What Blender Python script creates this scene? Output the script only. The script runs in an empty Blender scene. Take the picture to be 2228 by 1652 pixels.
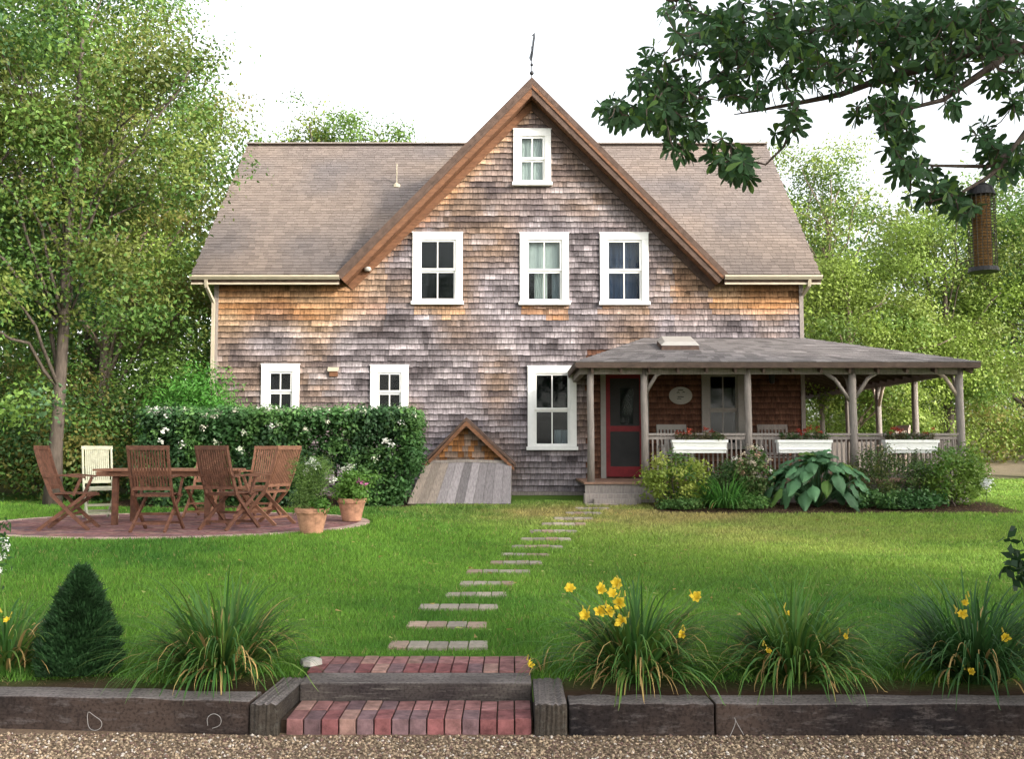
import bpy, math, random
import numpy as np
from mathutils import Vector, Matrix
R = math.radians
random.seed(7); rng = np.random.default_rng(11)
SC = bpy.context.scene
# ------------------------------------------------------------------ camera, sky, sun, exposure
EYE = 1.64; F = 2166.0; CX = 1114.0; CY = 826.0
TH = math.atan(149.0 / F)
cd = bpy.data.cameras.new('camera'); cam = bpy.data.objects.new('camera', cd); SC.collection.objects.link(cam)
cd.lens = 35.0; cd.sensor_width = 36.0; cd.clip_start = 0.05; cd.clip_end = 2000
cam.location = (0, 0, EYE); cam.rotation_euler = (R(90) + TH, 0, 0); SC.camera = cam
SUN_DIR = Vector((3.3, -2.5, 1.75)).normalized()          # towards the sun
w = bpy.data.worlds.new('World'); SC.world = w; w.use_nodes = True
nt = w.node_tree; bg = nt.nodes['Background']
sky = nt.nodes.new('ShaderNodeTexSky'); sky.sky_type = 'NISHITA'; sky.sun_disc = False
elev = math.asin(SUN_DIR.z)
sky.sun_elevation = elev; sky.sun_rotation = math.atan2(SUN_DIR.x, SUN_DIR.y)
sky.air_density = 1.3; sky.dust_density = 3.0; sky.ozone_density = 1.0
hs = nt.nodes.new('ShaderNodeHueSaturation'); hs.inputs['Saturation'].default_value = 0.22
hs.inputs['Value'].default_value = 1.75                     # thin white overcast veil
nt.links.new(sky.outputs[0], hs.inputs['Color']); nt.links.new(hs.outputs[0], bg.inputs[0]); bg.inputs[1].default_value = 0.15
sl = bpy.data.lights.new('sun', 'SUN'); so = bpy.data.objects.new('sun', sl); SC.collection.objects.link(so)
sl.energy = 2.3; sl.angle = R(3.0); sl.color = (1.0, 0.90, 0.76)
so.rotation_euler = SUN_DIR.to_track_quat('Z', 'Y').to_euler(); so.location = (20, -15, 20)
SC.view_settings.view_transform = 'Standard'; SC.view_settings.look = 'None'; SC.view_settings.gamma = 1
SC.view_settings.use_curve_mapping = False
SC.view_settings.exposure = 1.0
SC.cycles.max_bounces = 6; SC.cycles.transparent_max_bounces = 12

def at(px, py, Y):
    a = (px - CX) / F; b = -(py - CY) / F
    dy = math.cos(TH) - b * math.sin(TH); dz = math.sin(TH) + b * math.cos(TH)
    t = Y / dy
    return Vector((a * t, Y, EYE + dz * t))
def smooth(a, b, x):
    t = np.clip((x - a) / (b - a), 0, 1); return t * t * (3 - 2 * t)
_nz = np.random.default_rng(5).random((256, 256))
def noise2(x, y, s=1.0):
    x = np.asarray(x, float) / s + 100.3; y = np.asarray(y, float) / s + 57.7
    xi = np.floor(x).astype(int); yi = np.floor(y).astype(int); fx = x - xi; fy = y - yi
    fx = fx * fx * (3 - 2 * fx); fy = fy * fy * (3 - 2 * fy)
    g = lambda i, j: _nz[i % 256, j % 256]
    return (g(xi, yi) * (1 - fx) + g(xi + 1, yi) * fx) * (1 - fy) + (g(xi, yi + 1) * (1 - fx) + g(xi + 1, yi + 1) * fx) * fy

# ------------------------------------------------------------------ materials
def mat(name, col=(.5, .5, .5), rough=.7, var=0.25, scale=8, bump=0.2, attr=None, spec=0.3, trans=0.0, metal=0.0, stretch=None, bscale=None):
    m = bpy.data.materials.new(name); m.use_nodes = True
    n = m.node_tree.nodes; l = m.node_tree.links; b = n['Principled BSDF']
    b.inputs['Roughness'].default_value = rough; b.inputs['Specular IOR Level'].default_value = spec; b.inputs['Metallic'].default_value = metal
    tc = n.new('ShaderNodeTexCoord'); mp = n.new('ShaderNodeMapping'); l.new(tc.outputs['Object'], mp.inputs[0])
    if stretch: mp.inputs['Scale'].default_value = stretch
    nz = n.new('ShaderNodeTexNoise'); nz.inputs['Scale'].default_value = scale; nz.inputs['Detail'].default_value = 6; nz.inputs['Roughness'].default_value = .65
    l.new(mp.outputs[0], nz.inputs['Vector'])
    mr = n.new('ShaderNodeMapRange'); mr.inputs[1].default_value = .25; mr.inputs[2].default_value = .75
    mr.inputs[3].default_value = 1 - var; mr.inputs[4].default_value = 1 + var; l.new(nz.outputs['Fac'], mr.inputs[0])
    mx = n.new('ShaderNodeVectorMath'); mx.operation = 'SCALE'
    if attr:
        a = n.new('ShaderNodeAttribute'); a.attribute_name = 'Col'; l.new(a.outputs['Color'], mx.inputs[0])
    else:
        mx.inputs[0].default_value = col[:3]
    l.new(mr.outputs[0], mx.inputs['Scale']); l.new(mx.outputs[0], b.inputs['Base Color'])
    if bump:
        bp = n.new('ShaderNodeBump'); bp.inputs['Strength'].default_value = bump; bp.inputs['Distance'].default_value = .02
        if bscale:
            n2 = n.new('ShaderNodeTexNoise'); n2.inputs['Scale'].default_value = bscale; n2.inputs['Detail'].default_value = 4
            l.new(mp.outputs[0], n2.inputs['Vector']); l.new(n2.outputs['Fac'], bp.inputs['Height'])
        else: l.new(nz.outputs['Fac'], bp.inputs['Height'])
        l.new(bp.outputs[0], b.inputs['Normal'])
    if trans:
        t = n.new('ShaderNodeBsdfTranslucent'); ms = n.new('ShaderNodeMixShader'); ms.inputs[0].default_value = trans
        out = n['Material Output']; l.new(mx.outputs[0], t.inputs['Color'])
        l.new(b.outputs[0], ms.inputs[1]); l.new(t.outputs[0], ms.inputs[2]); l.new(ms.outputs[0], out.inputs[0])
    return m
def glass(name, tint, refl=.12):
    m = bpy.data.materials.new(name); m.use_nodes = True; n = m.node_tree.nodes; l = m.node_tree.links
    n.remove(n['Principled BSDF']); g = n.new('ShaderNodeBsdfGlossy'); g.inputs['Roughness'].default_value = .04
    t = n.new('ShaderNodeBsdfTransparent'); t.inputs[0].default_value = (*tint, 1)
    f = n.new('ShaderNodeLayerWeight'); f.inputs[0].default_value = .25
    mr = n.new('ShaderNodeMapRange'); mr.inputs[3].default_value = refl * .4; mr.inputs[4].default_value = .35
    nz = n.new('ShaderNodeTexNoise'); nz.inputs['Scale'].default_value = 2.2; bp = n.new('ShaderNodeBump'); bp.inputs['Strength'].default_value = .06; bp.inputs['Distance'].default_value = .05
    tc = n.new('ShaderNodeTexCoord'); l.new(tc.outputs['Object'], nz.inputs['Vector']); l.new(nz.outputs['Fac'], bp.inputs['Height']); l.new(bp.outputs[0], g.inputs['Normal'])
    ms = n.new('ShaderNodeMixShader'); l.new(f.outputs['Fresnel'], mr.inputs[0]); l.new(mr.outputs[0], ms.inputs[0])
    l.new(t.outputs[0], ms.inputs[1]); l.new(g.outputs[0], ms.inputs[2]); l.new(ms.outputs[0], n['Material Output'].inputs[0])
    return m
def timbermat(name, c1, c2, c3, stretch, dark=1):
    m = bpy.data.materials.new(name); m.use_nodes = True; n = m.node_tree.nodes; l = m.node_tree.links; b = n['Principled BSDF']; b.inputs['Roughness'].default_value = .9; b.inputs['Specular IOR Level'].default_value = .15
    tc = n.new('ShaderNodeTexCoord'); mp = n.new('ShaderNodeMapping'); mp.inputs['Scale'].default_value = stretch; l.new(tc.outputs['Object'], mp.inputs[0])
    na = n.new('ShaderNodeTexNoise'); na.inputs['Scale'].default_value = 1.6; na.inputs['Detail'].default_value = 5; l.new(tc.outputs['Object'], na.inputs['Vector'])
    nb = n.new('ShaderNodeTexNoise'); nb.inputs['Scale'].default_value = 14; nb.inputs['Detail'].default_value = 8; nb.inputs['Roughness'].default_value = .75; l.new(mp.outputs[0], nb.inputs['Vector'])
    nc = n.new('ShaderNodeTexNoise'); nc.inputs['Scale'].default_value = 60; nc.inputs['Detail'].default_value = 3; l.new(tc.outputs['Object'], nc.inputs['Vector'])
    ra = n.new('ShaderNodeValToRGB'); ra.color_ramp.elements[0].position = .38; ra.color_ramp.elements[1].position = .62; ra.color_ramp.elements[0].color = (*c1, 1); ra.color_ramp.elements[1].color = (*c2, 1); l.new(na.outputs['Fac'], ra.inputs[0])
    rb = n.new('ShaderNodeValToRGB'); rb.color_ramp.elements[0].position = .52; rb.color_ramp.elements[1].position = .72; l.new(nb.outputs['Fac'], rb.inputs[0])
    mx = n.new('ShaderNodeMixRGB'); mx.inputs[2].default_value = (*c3, 1); l.new(rb.outputs[0], mx.inputs[0]); l.new(ra.outputs[0], mx.inputs[1])
    mm = n.new('ShaderNodeMixRGB'); mm.blend_type = 'MULTIPLY'; mm.inputs[0].default_value = .8; rc = n.new('ShaderNodeValToRGB'); rc.color_ramp.elements[0].position = .3; rc.color_ramp.elements[0].color = (.35, .35, .35, 1); rc.color_ramp.elements[1].position = .55; l.new(nc.outputs['Fac'], rc.inputs[0])
    l.new(mx.outputs[0], mm.inputs[1]); l.new(rc.outputs[0], mm.inputs[2]); l.new(mm.outputs[0], b.inputs['Base Color'])
    bp = n.new('ShaderNodeBump'); bp.inputs['Strength'].default_value = .8; bp.inputs['Distance'].default_value = .012; l.new(nb.outputs['Fac'], bp.inputs['Height']); l.new(bp.outputs[0], b.inputs['Normal']); return m
M = {}
M['shingle'] = mat('cedar shingle', attr=1, rough=.9, var=.5, scale=30, bump=.5, stretch=(1, 1, .18), spec=.15)
M['roofsh'] = mat('roof shingle', attr=1, rough=.95, var=.25, scale=60, bump=.3, spec=.1)
M['white'] = mat('white paint', (.80, .80, .77), rough=.5, var=.05, scale=12, bump=.06)
M['cream'] = mat('cream gutter', (.42, .37, .28), rough=.45, var=.12, scale=5, bump=.05)
M['rake'] = mat('cedar rake', (.150, .070, .036), rough=.8, var=.45, scale=6, bump=.3, stretch=(1, 1, 4))
M['rakedark'] = mat('weathered rake', (.085, .055, .042), rough=.85, var=.45, scale=9, bump=.3)
M['greywood'] = mat('weathered wood', (.235, .205, .185), rough=.85, var=.35, scale=14, bump=.35, stretch=(3, 3, .4))
M['palewood'] = mat('pale cedar', (.50, .40, .34), rough=.8, var=.25, scale=14, bump=.3)
M['floorwood'] = mat('porch floor', (.22, .13, .09), rough=.7, var=.3, scale=10, bump=.2)
M['ceil'] = mat('porch ceiling boards', (.075, .052, .04), rough=.85, var=.3, scale=8, bump=.2)
M['red'] = mat('red door paint', (.15, .008, .012), rough=.5, var=.25, scale=9, bump=.08)
M['screen'] = mat('door screen', (.02, .02, .02), rough=.6, var=.3, scale=4, bump=0)
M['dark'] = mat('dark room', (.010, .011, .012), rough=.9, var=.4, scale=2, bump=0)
M['black'] = mat('black iron', (.02, .02, .022), rough=.5, var=.3, scale=20, bump=.1)
M['curtain'] = mat('white curtain', (.75, .74, .70), rough=.9, var=.12, scale=10, bump=.3, stretch=(6, 6, .3))
M['bluecurtain'] = mat('blue curtain', (.05, .07, .14), rough=.9, var=.4, scale=8, bump=.3, stretch=(6, 6, .3))
M['palecurtain'] = mat('pale curtain', (.42, .44, .48), rough=.9, var=.15, scale=8, bump=.3, stretch=(6, 6, .3))
M['glass'] = glass('window glass', (.75, .8, .8), .03)
M['teak'] = mat('brown teak', (.115, .050, .030), rough=.7, var=.55, scale=16, bump=.2)
M['teak2'] = mat('tan teak', (.22, .105, .062), rough=.65, var=.35, scale=16, bump=.2)
M['teakw'] = mat('bleached teak', (.44, .43, .31), rough=.75, var=.2, scale=16, bump=.2)
M['terra'] = mat('terracotta', (.38, .20, .125), rough=.9, var=.5, scale=12, bump=.15)
M['tie4'] = timbermat('riser timber face', (.035, .028, .028), (.10, .085, .075), (.16, .145, .13), (.3, 3, 3)); M['tie2'] = timbermat('timber across', (.020, .017, .017), (.055, .045, .035), (.09, .085, .075), (2, .5, 2)); M['soil'] = mat('soil', (.045, .028, .018), rough=1, var=.6, scale=25, bump=.6)
M['tie'] = mat('railway timber', (.030, .024, .022), rough=.9, var=.8, scale=9, bump=.6, stretch=(.35, 3, 3))
M['tietop'] = mat('bleached timber', (.125, .105, .095), rough=.9, var=.5, scale=9, bump=.6, stretch=(.35, 3, 3))
M['brick'] = mat('brick', attr=1, rough=.9, var=.6, scale=14, bump=.4, spec=.15)
M['stone'] = mat('path stone', attr=1, rough=.9, var=.3, scale=22, bump=.4)
M['bark'] = mat('bark', (.085, .068, .055), rough=.95, var=.5, scale=7, bump=.8, stretch=(3, 3, .6))
M['palebark'] = mat('pale bark', (.22, .17, .13), rough=.95, var=.45, scale=6, bump=.8, stretch=(3, 3, .8))
M['leaf'] = mat('leaves', attr=1, rough=.55, var=.2, scale=3, bump=0, spec=.35, trans=.38)
M['oakleaf'] = mat('oak leaves', attr=1, rough=.5, var=.2, scale=12, bump=0, spec=.3, trans=.36)
M['blade'] = mat('blades', attr=1, rough=.6, var=.15, scale=3, bump=0, spec=.25, trans=.3)
M['lawn'] = mat('lawn', attr=1, rough=1, var=.35, scale=30, bump=.5, spec=.1)
M['petal'] = mat('petals', attr=1, rough=.7, var=.1, scale=30, bump=0, trans=.3)
M['mesh'] = mat('wire mesh', (.05, .045, .03), rough=.5, var=.3, scale=20, bump=0, metal=.4)
M['seed'] = mat('seed', (.17, .095, .03), rough=.9, var=.6, scale=60, bump=.6)
M['gravelbase'] = mat('gravel base', (.17, .115, .075), rough=1, var=.55, scale=45, bump=.8)
M['pebble'] = mat('pebbles', attr=1, rough=.9, var=.2, scale=30, bump=.2)
M['rope'] = mat('white string', (.24, .23, .22), rough=.8, var=.1, bump=0)
M['greypaint'] = mat('grey casing', (.26, .245, .225), rough=.6, var=.1, scale=10, bump=.05)  # white paint darkened, porch shade put into the colour
M['skylight'] = mat('skylight dome', (.36, .34, .31), rough=.3, var=.08, scale=6, bump=.05, spec=.5)
M['plaque'] = mat('plaque enamel', (.33, .32, .29), rough=.5, var=.1, bump=.05)
M['tie'] = timbermat('railway timber', (.012, .010, .011), (.060, .042, .034), (.11, .095, .09), (.35, 2, 1.6))
M['tietop'] = timbermat('bleached timber', (.10, .085, .08), (.19, .165, .155), (.27, .25, .235), (.3, 4, 3))
M['water'] = mat('rock', (.36, .34, .31), rough=.9, var=.3, scale=8, bump=.5)

# ------------------------------------------------------------------ object helpers
ORG = {}
def tag(o, label=None, cat=None, group=None, kind=None):
    if label: o['label'] = label
    if cat: o['category'] = cat
    if group: o['group'] = group
    if kind: o['kind'] = kind
    return o
def thing(name, label, cat, loc=(0, 0, 0), group=None):
    o = bpy.data.objects.new(name, None); SC.collection.objects.link(o); o.empty_display_size = .2
    o.location = loc; ORG[o.name] = np.array(loc, float); return tag(o, label, cat, group)
def mkobj(name, V, Fc, m, parent=None, col=None, smooth_=False, org=None, quads=False):
    V = np.asarray(V, float).reshape(-1, 3)
    if parent is not None: off = ORG[parent.name]
    elif org is not None: off = np.array(org, float)
    else:
        off = np.array([(V[:, 0].min() + V[:, 0].max()) / 2, (V[:, 1].min() + V[:, 1].max()) / 2, V[:, 2].min()])
    me = bpy.data.meshes.new(name); W = V - off
    if isinstance(Fc, np.ndarray):
        k = Fc.shape[1]; nf = len(Fc)
        me.vertices.add(len(W)); me.vertices.foreach_set('co', W.astype(np.float32).ravel())
        me.loops.add(nf * k); me.loops.foreach_set('vertex_index', Fc.astype(np.int32).ravel())
        me.polygons.add(nf); me.polygons.foreach_set('loop_start', np.arange(0, nf * k, k, dtype=np.int32))
        me.update(calc_edges=True)
    else:
        me.from_pydata(W.tolist(), [], Fc); me.update()
    if col is not None:
        C = np.asarray(col, float)
        if C.shape[1] == 3: C = np.hstack([C, np.ones((len(C), 1))])
        at_ = me.color_attributes.new('Col', 'FLOAT_COLOR', 'POINT'); at_.data.foreach_set('color', C.astype(np.float32).ravel())
    if smooth_: me.polygons.foreach_set('use_smooth', [True] * len(me.polygons))
    if isinstance(m, (list, tuple)):
        for q in m: me.materials.append(q)
    else: me.materials.append(m)
    o = bpy.data.objects.new(name, me); SC.collection.objects.link(o)
    if parent is not None: o.parent = parent
    else: o.location = off
    ORG[o.name] = off
    return o
class MB:
    def __init__(s): s.v = []; s.f = []; s.c = []
    def add(s, vs, fs, col=None):
        n = len(s.v); s.v += [tuple(p) for p in vs]; s.f += [tuple(i + n for i in q) for q in fs]
        if col is not None: s.c += [tuple(col)] * len(vs)
        return s
    def hexa(s, p, col=None):   # 8 pts: bottom 4 ccw, top 4 ccw
        return s.add(p, [(3, 2, 1, 0), (4, 5, 6, 7), (0, 1, 5, 4), (1, 2, 6, 5), (2, 3, 7, 6), (3, 0, 4, 7)], col)
    def box(s, x0, x1, y0, y1, z0, z1, col=None):
        return s.hexa([(x0, y0, z0), (x1, y0, z0), (x1, y1, z0), (x0, y1, z0), (x0, y0, z1), (x1, y0, z1), (x1, y1, z1), (x0, y1, z1)], col)
    def bar(s, a, b, w, h, up=(0, 0, 1), col=None, w2=None, h2=None):
        a = Vector(a); b = Vector(b); d = (b - a).normalized(); up = Vector(up)
        if abs(d.dot(up)) > .98: up = Vector((0, 1, 0))
        x = d.cross(up).normalized(); z = x.cross(d).normalized(); w2 = w2 or w; h2 = h2 or h
        P = []
        for c, ww, hh in ((a, w, h), (b, w2, h2)):
            P += [c - x * ww / 2 - z * hh / 2, c + x * ww / 2 - z * hh / 2, c + x * ww / 2 + z * hh / 2, c - x * ww / 2 + z * hh / 2]
        return s.hexa(P, col)
    def tube(s, pts, rad, n=8, cap=True, col=None):
        pts = [Vector(p) for p in pts]; rad = rad if hasattr(rad, '__len__') else [rad] * len(pts)
        vs = []; fs = []; ref = Vector((.31, .2, .93))
        for i, p in enumerate(pts):
            d = (pts[min(i + 1, len(pts) - 1)] - pts[max(i - 1, 0)]).normalized()
            x = d.cross(ref)
            if x.length < .1: x = d.cross(Vector((1, 0, 0)))
            x.normalize(); y = d.cross(x)
            for k in range(n):
                t = 2 * math.pi * k / n; vs.append(p + (x * math.cos(t) + y * math.sin(t)) * rad[i])
        for i in range(len(pts) - 1):
            for k in range(n): fs.append((i * n + k, i * n + (k + 1) % n, (i + 1) * n + (k + 1) % n, (i + 1) * n + k))
        if cap: fs.append(tuple(range(n - 1, -1, -1))); fs.append(tuple((len(pts) - 1) * n + k for k in range(n)))
        return s.add(vs, fs, col)
    def lathe(s, prof, c, n=24, col=None, wob=0):
        vs = []; fs = []
        for r, z in prof:
            for k in range(n):
                t = 2 * math.pi * k / n; rr = r * (1 + wob * math.sin(3 * t + z * 9)); vs.append((c[0] + rr * math.cos(t), c[1] + rr * math.sin(t), c[2] + z))
        for i in range(len(prof) - 1):
            for k in range(n): fs.append((i * n + k, i * n + (k + 1) % n, (i + 1) * n + (k + 1) % n, (i + 1) * n + k))
        fs.append(tuple(range(n - 1, -1, -1))); fs.append(tuple((len(prof) - 1) * n + k for k in range(n)))
        return s.add(vs, fs, col)
    def prism(s, pts, v, col=None):
        n = len(pts); a = [Vector(p) for p in pts]; v = Vector(v); b = [p + v for p in a]
        return s.add(a + b, [tuple(range(n - 1, -1, -1)), tuple(range(n, 2 * n))] + [(i, (i + 1) % n, n + (i + 1) % n, n + i) for i in range(n)], col)
    def build(s, name, m, parent=None, smooth_=False, org=None, bevel=0):
        o = mkobj(name, s.v, s.f, m, parent, s.c if s.c else None, smooth_, org)
        if bevel:
            b = o.modifiers.new('bevel', 'BEVEL'); b.width = bevel; b.segments = 2; b.limit_method = 'ANGLE'; b.angle_limit = R(50)
        return o
def copy_tree(o, parent=None):
    c = o.copy(); SC.collection.objects.link(c); ORG[c.name] = ORG.get(o.name)
    if parent is not None: c.parent = parent
    for ch in [x for x in SC.objects if x.parent == o]: copy_tree(ch, c)
    return c
def rvec(n):
    v = rng.normal(size=(n, 3)); return v / np.linalg.norm(v, axis=1, keepdims=True)
def leaf_mesh(C, L, W, col, D=None, NN=None):
    """rhombic leaf faces, one per row of C"""
    n = len(C); D = rvec(n) if D is None else D
    D = D / np.linalg.norm(D, axis=1, keepdims=True)
    S = np.cross(D, rvec(n) if NN is None else NN); S /= np.linalg.norm(S, axis=1, keepdims=True)
    L = np.broadcast_to(L, (n,))[:, None]; W = np.broadcast_to(W, (n,))[:, None]
    N = np.cross(D, S)
    V = np.stack([C, C + D * L * .45 + S * W * .5 + N * L * .06, C + D * L, C + D * L * .45 - S * W * .5 + N * L * .06], 1).reshape(-1, 3)
    Fc = np.arange(4 * n).reshape(n, 4); return V, Fc, np.repeat(col, 4, 0)

# ------------------------------------------------------------------ terrain
PC = (-4.62, 13.75); PRX, PRY = 2.62, 2.32; ZP = 0.61
def gz(x, y):
    x = np.asarray(x, float); y = np.asarray(y, float)
    c = np.interp(y, [5.95, 7.0, 9, 11, 13, 15, 17.2, 19.7, 30, 140], [.150, .190, .24, .29, .35, .50, .685, .71, .85, 3.5])
    l = np.interp(y, [5.95, 7.0, 8.2, 11.2, 12, 17, 30, 140], [.150, .195, .28, .585, ZP, .66, .85, 3.5])
    k = smooth(-.6, -2.4, x); z = c * (1 - k) + l * k
    z = z + smooth(26, 42, y) * smooth(6, 14, x) * 1.6 + smooth(24, 40, y) * smooth(-6, -14, x) * 1.5
    d = np.sqrt(((x - PC[0]) / PRX) ** 2 + ((y - PC[1]) / PRY) ** 2)
    kp = 1 - smooth(1.02, 1.35, d); z = z * (1 - kp) + (ZP - .012) * kp
    return z
XS0, XS1, YS1 = -1.335, .123, 7.03       # step recess
def bed(x, y):
    """1 on planting beds (bare soil)"""
    n = noise2(x, y, .5) * .35
    a = (1 - smooth(6.2, 6.6, y + n - .15)) * np.where((x < XS0) | (x > XS1), 1, 0)
    b = smooth(16.05, 16.3, y + n * .6) * (1 - smooth(17.6, 17.8, y)) * smooth(2.2, 2.5, x) * (1 - smooth(8.1, 8.4, x))
    c = smooth(16.3, 16.8, y) * smooth(-1.4, -1.9, x) * smooth(-7.5, -7, x)
    return np.clip(a + b + c, 0, 1)
def grass_col(x, y):
    n1 = noise2(x, y, 1.7); n2 = noise2(x + 9, y * 1.6, .55); n3 = noise2(x - 30, y + 4, .2)
    a = np.array([.058, .165, .022]); b = np.array([.145, .285, .036]); dry = np.array([.42, .33, .13]); brown = np.array([.17, .15, .06])
    k = np.clip(n1 * 1.1 + n2 * .6 + n3 * .35 - .5, 0, 1)[..., None]; c = a * (1 - k) + b * k
    rgt = (smooth(-1, 2, x) * smooth(8, 12, y))[..., None] * .45
    rgt = rgt * (.5 + .9 * noise2(x + 3, y * 2.2, 1.3))[..., None]; c = c * (1 - rgt) + np.array([.26, .36, .06]) * rgt
    dd = np.exp(-(((x - 1.6) / 2.3) ** 2 + ((y - 16.1) / 1.1) ** 2)) + .45 * np.exp(-(((x - 3.6) / 2.2) ** 2 + ((y - 14.4) / 1.6) ** 2))
    dd = np.clip(dd * (.35 + n2 * 1.1), 0, .85)[..., None]
    c = c * (1 - dd) + (dry * (.4 + .6 * n3[..., None]) + brown * (.6 - .6 * n3[..., None])) * dd
    return c
def axis(a, b, fine0, fine1, step, ratio=1.18, extra=()):
    v = list(np.arange(fine0, fine1 + 1e-6, step)); s = step; t = fine1
    while t < b: s *= ratio; t += s; v.append(min(t, b))
    s = step; t = fine0
    while t > a: s *= ratio; t -= s; v.append(max(t, a))
    v += list(extra); return np.unique(np.round(v, 4))
xs = axis(-150, 150, -9, 10, .2, extra=(XS0, XS1)); ys = axis(5.96, 300, 5.96, 20, .2, extra=(YS1,))
XX, YY = np.meshgrid(xs, ys); ZZ = gz(XX, YY)
fl = []
nx = len(xs)
for j in range(len(ys) - 1):
    for i in range(nx - 1):
        cx_ = (xs[i] + xs[i + 1]) / 2; cy_ = (ys[j] + ys[j + 1]) / 2
        if XS0 < cx_ < XS1 and cy_ < YS1: continue
        fl.append((j * nx + i, j * nx + i + 1, (j + 1) * nx + i + 1, (j + 1) * nx + i))
gc = grass_col(XX, YY) * .55
sb = np.maximum(bed(XX, YY), smooth(19.5, 21, YY) * .75 * (1 - smooth(7.6, 8.4, XX) * (1 - smooth(25, 28, YY))))[..., None]
gc = gc * (1 - sb) + np.array([.050, .030, .019]) * sb
sand = (smooth(25, 30, YY) * smooth(8, 11, XX) * (noise2(XX, YY, 3) > .45))[..., None] * .7
gc = gc * (1 - sand) + np.array([.36, .29, .22]) * sand
tag(mkobj('ground', np.stack([XX, YY, ZZ], -1).reshape(-1, 3), np.array(fl), M['lawn'], col=gc.reshape(-1, 3), smooth_=True, org=(0, 0, 0)), kind='structure')
g = MB(); g.add([(-150, -80, 0), (150, -80, 0), (150, 6.1, 0), (-150, 6.1, 0)], [(0, 1, 2, 3)])
tag(g.build('driveway', M['gravelbase'], org=(0, 0, 0)), kind='structure')
# grass blades
def make_grass():
    N = 430000
    t = rng.random(N); Y = 6.3 * (17.8 / 6.3) ** (t ** .9); X = (rng.random(N) * 2 - 1) * (.56 * Y + .6); e_ = N - 45000; X[e_:] = 7.9 + 8 * rng.random(N - e_); Y[e_:] = 16.0 + 10.5 * rng.random(N - e_)
    inb = ~(bed(X, Y) < .35 + .2 * rng.random(N)); k = (~inb | (rng.random(N) < .22)) & ~((X > XS0 - .02) & (X < XS1 + .02) & (Y < YS1 + .03))
    d = np.sqrt(((X - PC[0]) / PRX) ** 2 + ((Y - PC[1]) / PRY) ** 2); k &= d > 1.035
    for (sx0, sx1, sy) in STONES: k &= ~((X > sx0 + .02 + .03 * rng.random(N)) & (X < sx1 - .03) & (Y > sy - .10 - .06 * rng.random(N)) & (Y < sy + .08 + .04 * rng.random(N)))
    k &= ~((X > -2.0) & (X < .0) & (Y > 17.05)); k &= ~((X > 1.2) & (X < 2.4) & (Y > 17.05))
    X = X[k]; Y = Y[k]; inb = inb[k]; n = len(X); Z = gz(X, Y) - .005
    h = (.026 + .03 * rng.random(n)) * (.75 + .6 * noise2(X, Y, .5)); wd = (.0028 + .0022 * rng.random(n)) * (Y / 6.5) ** 1.05
    a = rng.random(n) * 6.283; ln = h * (.2 + .7 * rng.random(n))
    h[inb] *= .5; ln[inb] *= 2.2; b = rng.random(n) * 6.283; P = np.stack([X, Y, Z], 1); s = np.stack([np.cos(a) * wd, np.sin(a) * wd * .6, np.zeros(n)], 1)
    tip = P + np.stack([np.cos(b) * ln, np.sin(b) * ln, h], 1)
    V = np.stack([P - s, P + s, tip], 1).reshape(-1, 3)
    c = grass_col(X, Y) * (.65 + .8 * rng.random(n))[:, None]
    c[inb] = np.array([.17, .115, .06]) * (.4 + 1.0 * rng.random((inb.sum(), 1))); st = (rng.random(n) < .02) | ((noise2(X, Y, .045) > .93)); c[st] = np.array([.30, .27, .10])
    q = 420; Yq = 7.1 + 9 * rng.random(q); Xq = (rng.random(q) * 2 - 1) * .5 * Yq; okq = (bed(Xq, Yq) < .1) & (((Xq - PC[0]) / PRX) ** 2 + ((Yq - PC[1]) / PRY) ** 2 > 1.1); Xq = Xq[okq]; Yq = Yq[okq]; q = len(Xq)
    Pq = np.stack([Xq, Yq, gz(Xq, Yq) + .045], 1)[:, None, :] + rng.normal(size=(q, 3, 3)) * np.array([.022, .022, .008]); V = np.vstack([V, Pq.reshape(-1, 3)]); n += q
    c = np.vstack([c, np.array([[.30, .33, .10], [.40, .30, .10], [.14, .26, .05]])[rng.integers(0, 3, q)] * (.6 + .6 * rng.random((q, 1)))])
    tag(mkobj('lawn_grass', V, np.arange(3 * n).reshape(n, 3), M['blade'], col=np.repeat(c, 3, 0), org=(0, 0, 0)), 'short mown green grass covering the lawn', 'grass', kind='stuff')
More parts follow.
